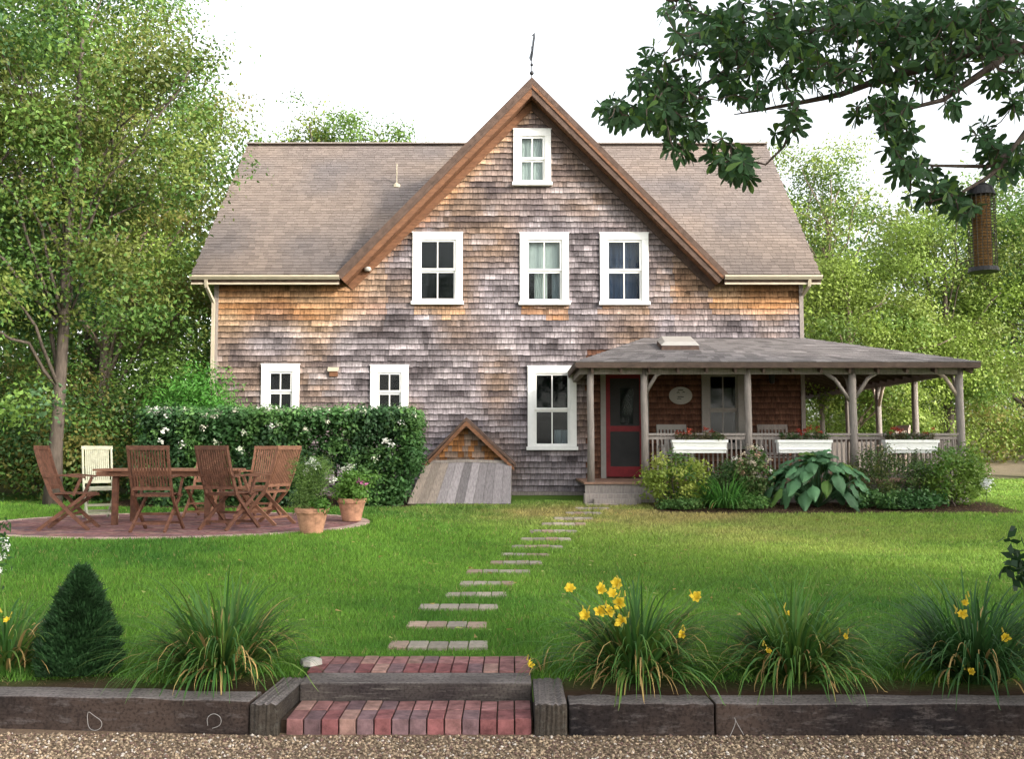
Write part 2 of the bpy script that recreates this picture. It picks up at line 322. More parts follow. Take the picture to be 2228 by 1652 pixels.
# ------------------------------------------------------------------ stepping stones
ST_PX = [(1408, 845, 1063), (1364, 885, 1060), (1325, 912, 1085), (1298, 968, 1103), (1273, 1000, 1120), (1247, 1015, 1155), (1227, 1066, 1180), (1210, 1090, 1200),
         (1192, 1113, 1225), (1175, 1132, 1242), (1158, 1152, 1256), (1142, 1178, 1275), (1130, 1205, 1290), (1118, 1230, 1308), (1108, 1252, 1325), (1099, 1272, 1342), (1091, 1290, 1356)]
STONES = []
for i, (py, x0, x1) in enumerate(ST_PX):
    Yq = 7.0
    for _ in range(60):
        z = float(gz(.0, Yq)); t = (at((x0 + x1) / 2, py, 1.0).z - EYE); Yn = (z - EYE) / t; Yq = Yq * .6 + Yn * .4
    a = at(x0, py, Yq).x; b = at(x1, py, Yq).x; STONES.append((a, b, Yq))
    m = MB(); nb = 4 if i else 5; wds = [(b - a) / nb * k for k in range(nb + 1)]
    for k in range(nb):
        c = np.array([.29, .25, .20]) * random.uniform(.75, 1.15) * (np.array([1.08, .9, .85]) if random.random() < .25 else 1)
        xa, xb = a + wds[k] + .004, a + wds[k + 1] - .004; j = random.uniform(-.012, .012); zt = float(gz((xa + xb) / 2, Yq)) + .022 + random.uniform(-.003, .003)
        m.box(xa, xb, Yq - .12 + j, Yq + .12 + j, zt - .06, zt, c)
    words = ['first, at the brick step', 'second up from the brick step', 'third up from the brick step', 'fourth up from the brick step', 'fifth up from the brick step', 'sixth up from the brick step',
             'seventh up from the brick step', 'eighth up from the brick step', 'ninth up from the brick step', 'ninth down from the porch', 'eighth down from the porch', 'seventh down from the porch',
             'sixth down from the porch', 'fifth down from the porch', 'fourth down from the porch', 'second down from the porch', 'last one, nearest the porch step']
    if i > 8: words[9:] = ['eighth down from the porch', 'seventh down from the porch', 'sixth down from the porch', 'fifth down from the porch', 'fourth down from the porch', 'third down from the porch', 'second down from the porch', 'last one, touching the porch step']
    tag(m.build('stepping_stone', M['stone'], bevel=.006), 'pale paved strip set in the lawn, ' + words[i], 'stepping stone', 'paved strips leading over the lawn to the porch')
make_grass()
# ------------------------------------------------------------------ patio
def brick_col(r=None):
    r = random.random() if r is None else r
    c = np.array([.215, .105, .100]) * random.uniform(.8, 1.15)
    if r < .2: c = np.array([.145, .090, .095]) * random.uniform(.8, 1.1)
    elif r < .35: c = np.array([.26, .155, .13]) * random.uniform(.8, 1.1)
    return c
pt = thing('brick_patio', 'round red brick patio under the wooden dining set', 'patio', (PC[0], PC[1], ZP - .05))
m = MB(); row = 0
y = -PRY + .12
while y < PRY - .1:
    hw = PRX * math.sqrt(max(0, 1 - (y / PRY) ** 2)) - .13; x = -hw + (.1 if row % 2 else 0)
    while x < hw - .03:
        x2 = min(x + .2, hw); c = brick_col(); z = ZP + random.uniform(-.002, .002)
        m.box(PC[0] + x + .003, PC[0] + x2 - .003, PC[1] + y + .003, PC[1] + y + .097, ZP - .04, z, c); x += .2
    y += .1; row += 1
m.build('paving', M['brick'], pt)
m = MB(); n = 130
for k in range(n):
    a0 = 2 * math.pi * k / n + .004; a1 = 2 * math.pi * (k + 1) / n - .004; P = []
    for zz in (ZP - .05, ZP + .006):
        for (aa, s) in ((a0, -.12), (a0, 0.03), (a1, .03), (a1, -.12)): P.append((PC[0] + (PRX + s) * math.cos(aa), PC[1] + (PRY + s) * math.sin(aa), zz))
    m.hexa([P[i] for i in (0, 1, 2, 3, 4, 5, 6, 7)], np.array([.40, .29, .24]) * random.uniform(.7, 1.2))
m.build('edging', M['brick'], pt)
# ------------------------------------------------------------------ brick steps and timber edging
st = thing('garden_step', 'two red brick steps with a bleached timber riser between timbers', 'steps', (-.6, 6.2, 0))
def brickrow(name, x0, x1, y0, y1, zt, w_, two, skew=0):
    m = MB(); k = 0; x = x0
    while x < x1 - .02:
        x2 = min(x + w_, x1)
        for (ya, yb) in (((y0, y0 + (y1 - y0) / 2), (y0 + (y1 - y0) / 2, y1)) if two else ((y0, y1),)):
            c = brick_col(); z = zt + random.uniform(-.003, .003)
            if c[0] > .16 and ya == y0 and random.random() < .75: c = np.array([.165, .065, .065]) * random.uniform(.85, 1.15)
            m.box(x + .004, x2 - .004, ya + .004, yb - .004, zt - .095, z, c)
        x = x2
    return m.build(name, M['brick'], st, bevel=.004)
brickrow('lower_tread', -1.296, .115, 5.82, 6.24, .088, .1008, True)
m = MB(); m.box(-1.33, .12, 5.86, 6.30, -.05, .074); m.box(-1.33, .12, 6.5, 7.02, .0, .170); m.build('mortar_bed', M['soil'], st)
m = MB(); m.box(-1.31, .121, 6.25, 6.54, .0, .192); o = m.build('riser_timber', [M['tie4'], M['tietop']], st, bevel=.012)
for p in o.data.polygons:
    if p.normal.z > .7: p.material_index = 1
brickrow('upper_tread', -1.328, .121, 6.545, 7.01, .200, .1035, True)
def timber(name, label, pts, z0, z1, wd, m=None):
    a, b = pts; mb = MB(); a = Vector((*a, 0)); b = Vector((*b, 0)); d = (b - a).normalized(); nrm = Vector((-d.y, d.x, 0)) * wd
    n = 14; V = []; Fq = []
    for i in range(n + 1):
        p = a + (b - a) * i / n; j = lambda s=.006: random.uniform(-s, s)
        V += [(p.x, p.y + j(), z0), (p.x, p.y + j(), z1 + j()), (p.x + nrm.x, p.y + nrm.y + j(), z1 + j()), (p.x + nrm.x, p.y + nrm.y, z0)]
    for i in range(n):
        o = i * 4
        for k in range(4): Fq.append((o + k, o + (k + 1) % 4, o + 4 + (k + 1) % 4, o + 4 + k))
    Fq += [(3, 2, 1, 0), (n * 4, n * 4 + 1, n * 4 + 2, n * 4 + 3)]
    mb.add(V, Fq); o = mb.build(name, [M['tie'], M['tietop']], bevel=.012)
    for p in o.data.polygons:
        if p.normal.z > .7 or p.normal.z < -.7: p.material_index = 1
    return tag(o, label, 'timber', 'railway timbers edging the raised lawn')
xa = at(545, 1560, 5.82).x
timber('edging_timber', 'long dark railway timber below the cone shrub, left of the steps', ((-4.6, 6.09), (xa - .008, 5.82)), -.1, .190, .23)
t2 = timber('edging_timber', 'short timber running back beside the left end of the brick steps', ((xa, 5.80), (xa + .16, 5.80)), -.1, .178, .66)
# splay the short return timber to the right towards the back
t2.data.materials[0] = M['tie2']
for v in t2.data.vertices:
    if v.co.y > 0: v.co.x += .035
t3 = timber('edging_timber', 'black end block of timber right of the brick steps', ((.128, 5.79), (.315, 5.79)), -.1, .182, .64)
t3.data.materials[0] = M['tie2']
timber('edging_timber', 'middle length railway timber right of the black end block', ((.325, 5.805), (1.155, 5.805)), -.1, .177, .215)
timber('edging_timber', 'longest dark railway timber running out of frame on the right', ((1.165, 5.805), (4.6, 5.81)), -.1, .177, .215)
def hoop(pts, label, r=.0019):
    P = [at(*p) for p in pts]
    for _ in range(2): P = [P[0]] + [q for a_, b_ in zip(P[:-1], P[1:]) for q in (a_.lerp(b_, .25), a_.lerp(b_, .75))] + [P[-1]]
    m = MB(); m.tube(P, r, 6); tag(m.build('white_string', M['rope']), label, 'string', 'bits of white string on the timbers')
hoop([(190, 1560, 5.88), (192, 1548, 5.88), (204, 1558, 5.87), (222, 1570, 5.86), (221, 1585, 5.86), (206, 1592, 5.86), (192, 1585, 5.87), (190, 1560, 5.88)], 'teardrop loop of white string hanging on the left timber')
hoop([(452, 1580, 5.82), (450, 1562, 5.82), (465, 1552, 5.82), (482, 1562, 5.82), (480, 1580, 5.82), (462, 1586, 5.82)], 'round loop of white string near the left timber end')
hoop([(1588, 1604, 5.76), (1602, 1572, 5.785), (1597, 1560, 5.795), (1602, 1572, 5.78), (1618, 1600, 5.76)], 'small forked white twig leaning on the right timber')
# gravel
n = 26000; X = (rng.random(n) * 2 - 1) * 3.6; Y = 5.0 + rng.random(n) * .84; s = .005 + .008 * rng.random(n) ** 2
ok = Y < 5.785 + .075 * (-(X) - 1.4).clip(0); X, Y, s = X[ok], Y[ok], s[ok]; n = len(X)
base = np.array([(1, 0, 0), (0, 1, 0), (-1, 0, 0), (0, -1, 0), (0, 0, .7), (0, 0, -.7)], float); ft = np.array([(0, 1, 4), (1, 2, 4), (2, 3, 4), (3, 0, 4), (1, 0, 5), (2, 1, 5), (3, 2, 5), (0, 3, 5)])
a = rng.random(n) * 6.28; ca, sa = np.cos(a), np.sin(a); B = base[None] * (s[:, None, None] * (0.6 + .8 * rng.random((n, 6, 1))))
V = np.stack([B[..., 0] * ca[:, None] - B[..., 1] * sa[:, None] + X[:, None], B[..., 0] * sa[:, None] + B[..., 1] * ca[:, None] + Y[:, None], B[..., 2] + s[:, None] * .5], -1).reshape(-1, 3)
c = np.array([[.34, .255, .17]]) * (.3 + .9 * rng.random((n, 1))); c[rng.random(n) < .08] = [.50, .44, .38]; c[rng.random(n) < .15] = [.16, .10, .08]
tag(mkobj('gravel', V, (ft[None] + 6 * np.arange(n)[:, None, None]).reshape(-1, 3), M['pebble'], col=np.repeat(c, 6, 0), org=(0, 0, 0)), 'loose tan gravel on the driveway below the timbers', 'gravel', kind='stuff')
m = MB(); rp = at(676, 1452, 6.75)
vs = []; m.lathe([(.045, 0), (.075, .02), (.07, .05), (.03, .065)], (rp.x, 6.75, .18), 9, wob=.15); tag(m.build('rock', M['water']), 'small pale flat stone beside the upper brick step', 'rock')

# ------------------------------------------------------------------ house
WY = 19.70; EY = 19.35
HX0 = at(468, 800, WY).x; HX1 = at(1744, 690, WY).x
ZE = at(1114, 597, EY).z
zr = None
TAN = 0.97
def solve():
    Yr = 23.0
    for _ in range(200):
        z = at(1114, 316, Yr).z; Yr = Yr * .7 + (EY + (z - ZE) / TAN) * .3
    return Yr
YR = solve(); ZR = ZE + (YR - EY) * TAN
RX0 = at(416, 598, EY).x; RX1 = at(1786, 598, EY).x
GA = at(1157, 176, EY); GL = at(735, 600, EY); GR = at(1580, 600, EY)
ZB = .62; REAR = 2 * YR - WY
print('house', HX0, HX1, ZE, YR, ZR, RX0, RX1, GA, GL, GR, at(548, 316, YR).x)
house = thing('house', 'two storey cedar shingled farmhouse with front gable and wraparound porch', 'house', (0, WY, ZB))
# roof plane height of main roof at the wall line; gable edges on the wall
def gable_top(x):   # lower surface of gable roof above wall plane
    k = (GA.z - GL.z) / (GA.x - GL.x) if x < GA.x else (GA.z - GR.z) / (GA.x - GR.x)
    return GA.z + k * (x - GA.x)
def wall_top(x):
    base = ZE + .12
    return max(base, gable_top(x) - .12) if GL.x < x < GR.x else base
DROP = .30
# windows: px rect of outer casing
WIN = [('upper', 898, 507, 1006, 663, 'dark'), ('upper', 1131, 508, 1238, 664, 'white'), ('upper', 1305, 508, 1412, 664, 'blue'), ('attic', 1117, 282, 1199, 404, 'pale'),
       ('small', 569, 794, 650, 905, 'dark'), ('small', 806, 796, 888, 906, 'dark'), ('big', 1148, 798, 1255, 980, 'half'), ('porch', 1526, 801, 1622, 978, 'porch')]
rects = []
for kk, a, b, c, d, q in WIN:
    p = at(a, b, WY - .05); r = at(c, d, WY - .05); rects.append((p.x, r.x, r.z, p.z))
dp = at(1306, 803, WY); dq = at(1399, 1041, WY); DOOR = (dp.x, dq.x, dq.z, dp.z)
FLZ = dq.z   # porch floor height
def shingles(name, frame, rows, course, wmin, wmax, thick, colf, parent, skip=(), m='shingle', jag=.006, edge_tone=(1.55, .42)):
    """frame(u, v, o): world point, rows: list of (v0, [(u0,u1)...])"""
    V = []; Fq = []; C = []
    for v0, ivs in rows:
        for (u0, u1) in ivs:
            u = u0 - random.uniform(0, wmax)
            while u < u1:
                w_ = random.uniform(wmin, wmax); a = max(u, u0); b = min(u + w_, u1); u += w_
                if b - a < .012: continue
                vm = v0 + course / 2
                if any(r[0] < (a + b) / 2 < r[1] and r[2] < vm < r[3] for r in skip): continue
                # split at skip edges
                for r in skip:
                    if r[2] < vm < r[3]:
                        if a < r[0] < b: b = r[0]
                        if a < r[1] < b: a = r[1]
                g_ = .0025; a += g_; b -= g_
                if b <= a: continue
                lo = v0 + random.uniform(-jag, jag); hi = v0 + course + .012; t = thick * random.uniform(.75, 1.2)
                tl = random.uniform(-.003, .003)
                P = [frame(a, lo, t), frame(b, lo + tl, t), frame(b, hi, .002), frame(a, hi, .002), frame(a, lo, 0), frame(b, lo + tl, 0)]
                o = len(V); V += P; Fq += [(o, o + 1, o + 2, o + 3), (o + 4, o + 5, o + 1, o), (o + 4, o, o + 3), (o + 5, o + 2, o + 1)]
                cf = np.array(colf((a + b) / 2, v0)); C += [cf * edge_tone[0]] * 2 + [cf * edge_tone[1]] * 2 + [cf * .8] * 2  # lower edge of each shingle brightened, upper edge darkened, striping the courses
    return mkobj(name, V, Fq, M[m], parent, C)
ORANGE = np.array([.27, .125, .048]); TANC = np.array([.29, .20, .125]); LAV = np.array([.178, .155, .163]); PALE = np.array([.262, .232, .235]); DRK = np.array([.062, .050, .053]); BRN = np.array([.140, .098, .074])
def wall_col(x, z, fieldshift=0):
    n1 = float(noise2(x, z, .9)); n2 = float(noise2(x + 40, z * 2.2, .32)); n3 = float(noise2(x - 20, z, 2.6)); r = random.random()
    c = LAV.copy()
    k = min(max((n1 - .45) * 2.2, 0), 1); c = c * (1 - k) + BRN * k * 1.25
    k = min(max((n2 - .55) * 2.4, 0), 1) * .8; c = c * (1 - k) + DRK * k
    k = min(max((.42 - n2) * 2.6, 0), 1) * .75; c = c * (1 - k) + PALE * k
    # sheltered, unweathered cedar stays orange
    o = 0.0; ze = ZE - .05
    if x < GL.x + .9: o = max(o, float(smooth(ze - 1.45, ze - .55, z + .5 * (n1 - .5))) * (1 - .6 * float(smooth(GL.x - .2, GL.x + .9, x))))
    if x > GR.x - .25: o = max(o, float(smooth(ze - .95, ze - .55, z + .3 * (n1 - .5))))
    if GL.x < x < GA.x and z > ZE - .3: d = gable_top(x) - .35 - z; o = max(o, (1 - float(smooth(.1, .55, d + .3 * (n2 - .5)))) * .75)
    if GA.x < x < GR.x and z > ZE - .3: d = gable_top(x) - .35 - z; k = (1 - float(smooth(.1, .8, d))) * .55; c = c * (1 - k) + BRN * .7 * k
    for (a, b, zb, zt) in rects[:3]:
        if a < x < b and zb - .24 - .1 * n2 < z < zb: o = max(o, .65 * (n2 + .4))
    if -1.0 < x - GR.x < .1 and z < ZE + .6 and z > ZE - 1.2: o = max(o, .45 * n1)
    if n3 > .55 and x < 0 and z > 3: o = max(o, (n3 - .55) * 1.6)
    mixo = float(noise2(x + 11, z * 3, .5)); t = TANC * mixo + ORANGE * (1 - mixo)
    if z < ze - .9: t = TANC * .85 + ORANGE * .1
    c = c * (1 - o) + t * o
    if n1 < .32 and n2 > .4: c = c * .68
    c = c * random.uniform(.80, 1.20) * (.62 + .75 * float(noise2(x * 2.2, round(z / CW) * 3.37, 1.0)))
    if r > .97: c = c * .65
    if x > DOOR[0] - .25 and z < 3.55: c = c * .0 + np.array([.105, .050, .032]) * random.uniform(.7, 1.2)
    return tuple(c)
CW = .117
rows = []; z = ZB + .05
while z < GA.z - .4:
    # interval at this row
    zz = z + CW * .6
    if zz < ZE + .0: rows.append((z, [(HX0, HX1)]))
    else:
        kL = (GA.x - GL.x) / (GA.z - GL.z); kR = (GR.x - GA.x) / (GA.z - GR.z)
        zt = zz + .22
        rows.append((z, [(GA.x - (GA.z - zt) * kL, GA.x + (GA.z - zt) * kR)]))
    z += CW
skipr = [(a + .05, b - .05, c + .02, d - .03) for a, b, c, d in rects] + [(DOOR[0] + .05, DOOR[1] - .05, DOOR[2], DOOR[3] - .03)]
fr = lambda u, v, o: (u, WY - .004 - o, v)
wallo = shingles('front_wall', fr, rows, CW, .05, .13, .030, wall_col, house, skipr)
# wall backing with openings + side and rear walls
inner = [(a + .13, b - .13, c + .10, d - .14) for a, b, c, d in rects]
m = MB()
xsb = sorted({HX0, HX1, GL.x, GR.x, GA.x, *[q for r in inner for q in r[:2]]})
for i in range(len(xsb) - 1):
    xa_, xb_ = xsb[i], xsb[i + 1]; xm = (xa_ + xb_) / 2
    holes = sorted([(r[2], r[3]) for r in inner if r[0] - 1e-6 < xm < r[1] + 1e-6]); zc = ZB
    for h0, h1 in holes: m.add([(xa_, WY, zc), (xb_, WY, zc), (xb_, WY, h0), (xa_, WY, h0)], [(0, 1, 2, 3)]); zc = h1
    tp = lambda x: (gable_top(x) - .14) if GL.x + .2 < xm < GR.x - .2 else ZE + .2
    m.add([(xa_, WY, zc), (xb_, WY, zc), (xb_, WY, tp(xb_)), (xa_, WY, tp(xa_))], [(0, 1, 2, 3)])
m.build('wall_backing', M['rakedark'], house)
for (nm, x, sgn) in (('side_wall', HX0, -1), ('side_wall', HX1, 1)):
    rws = []; z = ZB + .05
    while z < ZR - .5:
        t = max(0, (z + .3 - ZE) / TAN); a_, b_ = WY + max(0, t - .3), REAR - max(0, t - .3); rws.append((z, [(a_, b_)])); z += CW
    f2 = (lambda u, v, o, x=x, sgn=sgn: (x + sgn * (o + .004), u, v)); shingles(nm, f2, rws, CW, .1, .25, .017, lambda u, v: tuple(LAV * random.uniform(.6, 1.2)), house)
    m = MB(); m.add([(x, WY, ZB), (x, REAR, ZB), (x, REAR, ZE), (x, YR, ZR - .25), (x, WY, ZE)], [(0, 1, 2, 3, 4)]); m.build('side_backing', M['rakedark'], house)
m = MB(); m.add([(HX0, REAR, ZB), (HX1, REAR, ZB), (HX1, REAR, ZE), (HX0, REAR, ZE)], [(0, 1, 2, 3)]); m.build('rear_wall', M['greywood'], house)
m = MB(); m.box(HX0 - .015, at(1270, 1070, WY).x, WY - .055, WY - .002, ZB, ZB + .16); m.build('base_board', M['greywood'], house)
m = MB(); m.box(HX0 - .035, HX0 + .05, WY - .045, WY + .02, ZB, ZE - .02); m.build('corner_board', M['greywood'], house); m = MB(); m.box(HX1 - .05, HX1 + .03, WY - .045, WY + .02, ZB, ZE - .02)
m.build('corner_board', M['greywood'], house)
# roofs
LS = math.hypot(YR - EY, ZR - ZE); cs, sn = (YR - EY) / LS, (ZR - ZE) / LS
def froof(u, v, o): return (u, EY + v * cs - o * sn, ZE + v * sn + o * cs)
def roof_col(x, v):
    n = float(noise2(x, v, .8)); n2 = float(noise2(x + 5, v * 1.5, 2.4)); a = np.array([.205, .165, .142]); b = np.array([.138, .124, .125]); c_ = np.array([.235, .188, .155])
    c = a * n + b * (1 - n); c = c * (1 - n2 * .4) + c_ * n2 * .4
    lo = 1 - .25 * (1 - float(smooth(0, 3, v + n)))  # lower courses darkened, tree shade put into the shingle colour
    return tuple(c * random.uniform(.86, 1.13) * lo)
rl = []; rr = []; v = 0; CR = .11
while v < LS - .02:
    zz = ZE + (v + CR / 2) * sn
    if zz < GA.z:
        kL = (GA.x - GL.x) / (GA.z - GL.z); kR = (GR.x - GA.x) / (GA.z - GR.z); vl = GA.x - (GA.z - zz) * kL; vr = GA.x + (GA.z - zz) * kR
    else: vl = vr = GA.x
    wv = .012 * math.sin(v * 40)
    rl.append((v, [(RX0 + wv, vl)])); rr.append((v, [(vr, RX1 + wv)])); v += CR
rfo = shingles('roof', froof, rl + rr, CR, .10, .22, .012, roof_col, house, m='roofsh', jag=.004, edge_tone=(1.05, .9))
m = MB()
zv = min(GA.z, ZR) - .03; yv = EY + (zv - ZE) / TAN
m.prism([(RX0 + .01, EY + .01, ZE - .02), (GL.x, EY + .01, ZE - .02), (GA.x - .02, yv, zv - .02), (GA.x - .02, YR, ZR - .02), (RX0 + .01, YR, ZR - .02)], (0, .03, -.12))
m.prism([(RX1 - .01, EY + .01, ZE - .02), (RX1 - .01, YR, ZR - .02), (GA.x + .02, YR, ZR - .02), (GA.x + .02, yv, zv - .02), (GR.x, EY + .01, ZE - .02)], (0, .03, -.12))
m.prism([(RX0 + .01, 2 * YR - EY, ZE - .02), (RX0 + .01, YR + .001, ZR - .02), (RX1 - .01, YR + .001, ZR - .02), (RX1 - .01, 2 * YR - EY, ZE - .02)], (0, -.03, -.12))
m.build('roof_deck', M['rakedark'], rfo)
m = MB(); m.bar((RX0, YR, ZR + .03), (GA.x, YR, ZR + .03), .22, .03); m.bar((GA.x, YR, ZR + .03), (RX1, YR, ZR + .03), .22, .03); m.build('ridge_cap', M['roofsh'] if 0 else M['greywood'], rfo)
# gable roof slabs (triangles back to the valleys)
YV = EY + (GA.z - ZE) / TAN
m = MB()
for G_ in (GL, GR):
    s = 1 if G_ is GR else -1
    m.prism([(GA.x, EY - .03, GA.z), (G_.x + s * .02, EY - .03, G_.z - .02), (G_.x + s * .02, EY + .1, G_.z - .02), (GA.x, min(YV, YR), GA.z)], (0, 0, -.07))
m.build('gable_roof', M['rakedark'], house)
for G_, s in ((GL, -1), (GR, 1)):
    d = (Vector((GA.x, 0, GA.z)) - Vector((G_.x, 0, G_.z))).normalized(); up = Vector((-d.z * -s, 0, d.x * -s)); up = Vector((d.z, 0, -d.x)) * (1 if s > 0 else -1)
    if up.z < 0: up = -up
    def pt_(t, h): q = Vector((GA.x, 0, GA.z)) * (1 - t) + Vector((G_.x, 0, G_.z)) * t + up * h; return q
    def strip(h0, h1, y0, y1, e0=0, e1=1.0):
        # clip at the apex vertical plane and the foot
        P = []
        for (t, h) in ((e0, h0), (e1, h0), (e1, h1), (e0, h1)):
            q = pt_(t, h)
            if t == e0:
                q = Vector((GA.x, 0, GA.z + (h / up.z)))
            P.append((q.x, y0, q.z))
        m_ = MB(); m_.prism(P, (0, y1 - y0, 0)); return m_
    strip(-.05, .045, EY - .055, EY + .03).build('rake_shingle_edge', M['rakedark'], house)
    b_ = strip(-.21, -.052, EY - .03, EY + .012).build('rake_board', M['rake'] if s < 0 else M['rakedark'], house)
    strip(-.105, -.052, EY - .052, EY - .032).build('rake_moulding', M['rake'] if s > 0 else M['rakedark'], b_)
    strip(-.20, -.17, EY + .014, WY - .001).build('rake_soffit', M['rake'], house)
    strip(-.34, -.203, WY - .05, WY - .022).build('frieze_board', M['rake'] if s < 0 else M['rakedark'], house)
# eaves, gutters
for (x0, x1) in ((RX0, GL.x + .03), (GR.x - .03, RX1)):
    m = MB(); m.box(x0, x1, EY - .0, EY + .035, ZE - .16, ZE - .015); m.box(x0 + .02, x1 - .0, EY + .036, WY - .03, ZE - .155, ZE - .13); e = m.build('eave_board', M['rakedark'], house)
    m = MB(); gp = [(0, 0), (-.055, 0.0), (-.10, .05), (-.10, .085), (-.088, .085), (-.088, .052), (-.05, .012), (-.0, .012)]
    m.prism([(x0 - .01, EY - .002 + a, ZE - .11 + b) for a, b in gp][::-1], (x1 - x0 + .02, 0, 0)); m.build('gutter', M['cream'], e)
    m = MB(); m.box(x0, x1, EY - .012, EY - .002, ZE - .20, ZE - .165); m.build('lower_trim', M['cream'], e)
def spout(pts, nm='downspout'):
    m = MB()
    for a, b in zip(pts[:-1], pts[1:]): m.bar(a, b, .06, .05)
    m.build(nm, M['cream'], house)
spout([(HX0 - .10, EY - .04, ZE - .1), (HX0 - .10, EY + .02, ZE - .25), (HX0 - .03, WY - .09, ZE - .52), (HX0 - .03, WY - .09, ZB + .1)])
spout([(HX1 + .06, EY - .04, ZE - .1), (HX1 + .06, EY + .0, ZE - .22), (HX1 + .02, WY + .1, ZE - .4)])
# windows
def window(i):
    kk, _, _, _, _, q = WIN[i]; a, b, c, d = rects[i]
    y0 = WY - .062; cw = .135 if kk != 'attic' else .125; tw = .13
    mt = M['greypaint'] if kk == 'porch' else M['white']
    m = MB(); m.box(a, a + cw, y0, WY - .001, c + .07, d - tw); m.box(b - cw, b, y0, WY - .001, c + .07, d - tw); m.box(a, b, y0 - .004, WY - .001, d - tw, d)
    W_ = m.build('window', mt, house, bevel=.004)
    m = MB(); m.box(a - .01, b + .01, y0 - .012, WY - .001, d + .001, d + .022); m.build('drip_cap', mt, W_)
    m = MB(); m.box(a - .025, b + .025, y0 - .05, WY - .001, c, c + .068); m.build('sill', mt, W_, bevel=.005)
    ia, ib, ic, id_ = a + cw, b - cw, c + .07, d - tw; s = .042; mid = (ic + id_) / 2; xm = (ia + ib) / 2
    m = MB()
    for (z0, z1, yo) in ((mid - .0, id_, 0), (ic, mid, .03)):
        y1, y2 = WY - .035 + yo, WY - .005 + yo
        m.box(ia, ia + s, y1, y2, z0, z1); m.box(ib - s, ib, y1, y2, z0, z1); m.box(ia + s, ib - s, y1, y2, z1 - s, z1); m.box(ia + s, ib - s, y1, y2, z0, z0 + (s if z0 == mid else s * 1.4))
        m.box(xm - .011, xm + .011, y1 + .003, y2 - .003, z0 + s, z1 - s)
    m.build('sash', mt, W_)
    m = MB()
    for (z0, z1, yo) in ((mid + s, id_ - s, 0), (ic + s, mid - s, .03)):
        m.box(ia + s, xm - .011, WY - .022 + yo, WY - .018 + yo, z0, z1); m.box(xm + .011, ib - s, WY - .022 + yo, WY - .018 + yo, z0, z1)
    m.build('pane', M['glass'], W_)
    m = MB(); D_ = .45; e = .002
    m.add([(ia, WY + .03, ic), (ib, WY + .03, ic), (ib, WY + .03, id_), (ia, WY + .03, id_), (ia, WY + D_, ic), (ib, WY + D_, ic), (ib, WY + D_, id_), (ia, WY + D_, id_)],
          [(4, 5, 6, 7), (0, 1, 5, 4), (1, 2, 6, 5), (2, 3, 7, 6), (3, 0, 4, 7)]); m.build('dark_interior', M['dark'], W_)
    def drape(x0, x1, z0, z1, mtl, nm='curtain', yy=.10, amp=.015):
        n = 24; V = [];
        for k in range(n + 1):
            x = x0 + (x1 - x0) * k / n; yq = WY + yy + amp * math.sin(k * 1.7) + amp * .5 * math.sin(k * .6 + 1); V += [(x, yq, z0), (x, yq, z1)]
        mm = MB(); mm.add(V, [(2 * k, 2 * k + 2, 2 * k + 3, 2 * k + 1) for k in range(n)]); mm.build(nm, mtl, W_)
    if q == 'white':
        drape(ia, ib, mid - .0, id_, M['curtain'], 'blind', .08, .003); drape(ia + .16, ia + .42, ic, mid, M['curtain']); drape(ib - .20, ib - .02, ic, mid, M['palecurtain'])
    if q == 'pale': drape(ia, ib, ic, id_, M['curtain'], 'curtain', .07, .008)
    if q == 'blue': drape(ia, ib - .02, ic, id_, M['bluecurtain'], 'curtain', .12, .012)
    if q == 'half': drape(ib - .30, ib, ic, ic + .33, M['palecurtain'], 'curtain', .12, .02)
for i in range(8): window(i)
# door
a, b, c, d = DOOR
m = MB(); m.box(a, a + .10, WY - .06, WY - .001, c - .0, d - .10); m.box(b + .02, b + .12, WY - .06, WY - .001, c, d - .10); m.box(a, b + .12, WY - .064, WY - .001, d - .10, d)
m.build('door_casing', M['greypaint'], house)
a += .10; b += .02
m = MB(); s = .085; dm = at(1350, 934, WY).z; y0, y1 = WY - .05, WY - .012; db = c + .03; dt = d - .1
m.box(a, a + s, y0, y1, db, dt); m.box(b - s, b, y0, y1, db, dt); m.box(a + s, b - s, y0, y1, dt - .09, dt); m.box(a + s, b - s, y0, y1, dm - .05, dm + .06); m.box(a + s, b - s, y0, y1, db, db + .2)
dr = m.build('door', M['red'], house)
m = MB(); m.box(a + s, b - s, WY - .028, WY - .022, db + .2, dm - .05); m.box(a + s, b - s, WY - .028, WY - .022, dm + .06, dt - .09); m.build('screen', M['screen'], dr)
m = MB(); m.box(a + s + .20, b - s - .12, WY - .035, WY - .0285, dm + .1, dt - .28); m.build('oval_glass', M['glass'], dr)
m = MB(); m.tube([(b - .05, WY - .05, dm - .01), (b - .05, WY - .09, dm - .01), (b - .05, WY - .09, dm + .09), (b - .05, WY - .05, dm + .09)], .008, 6); m.build('handle', M['black'], dr)
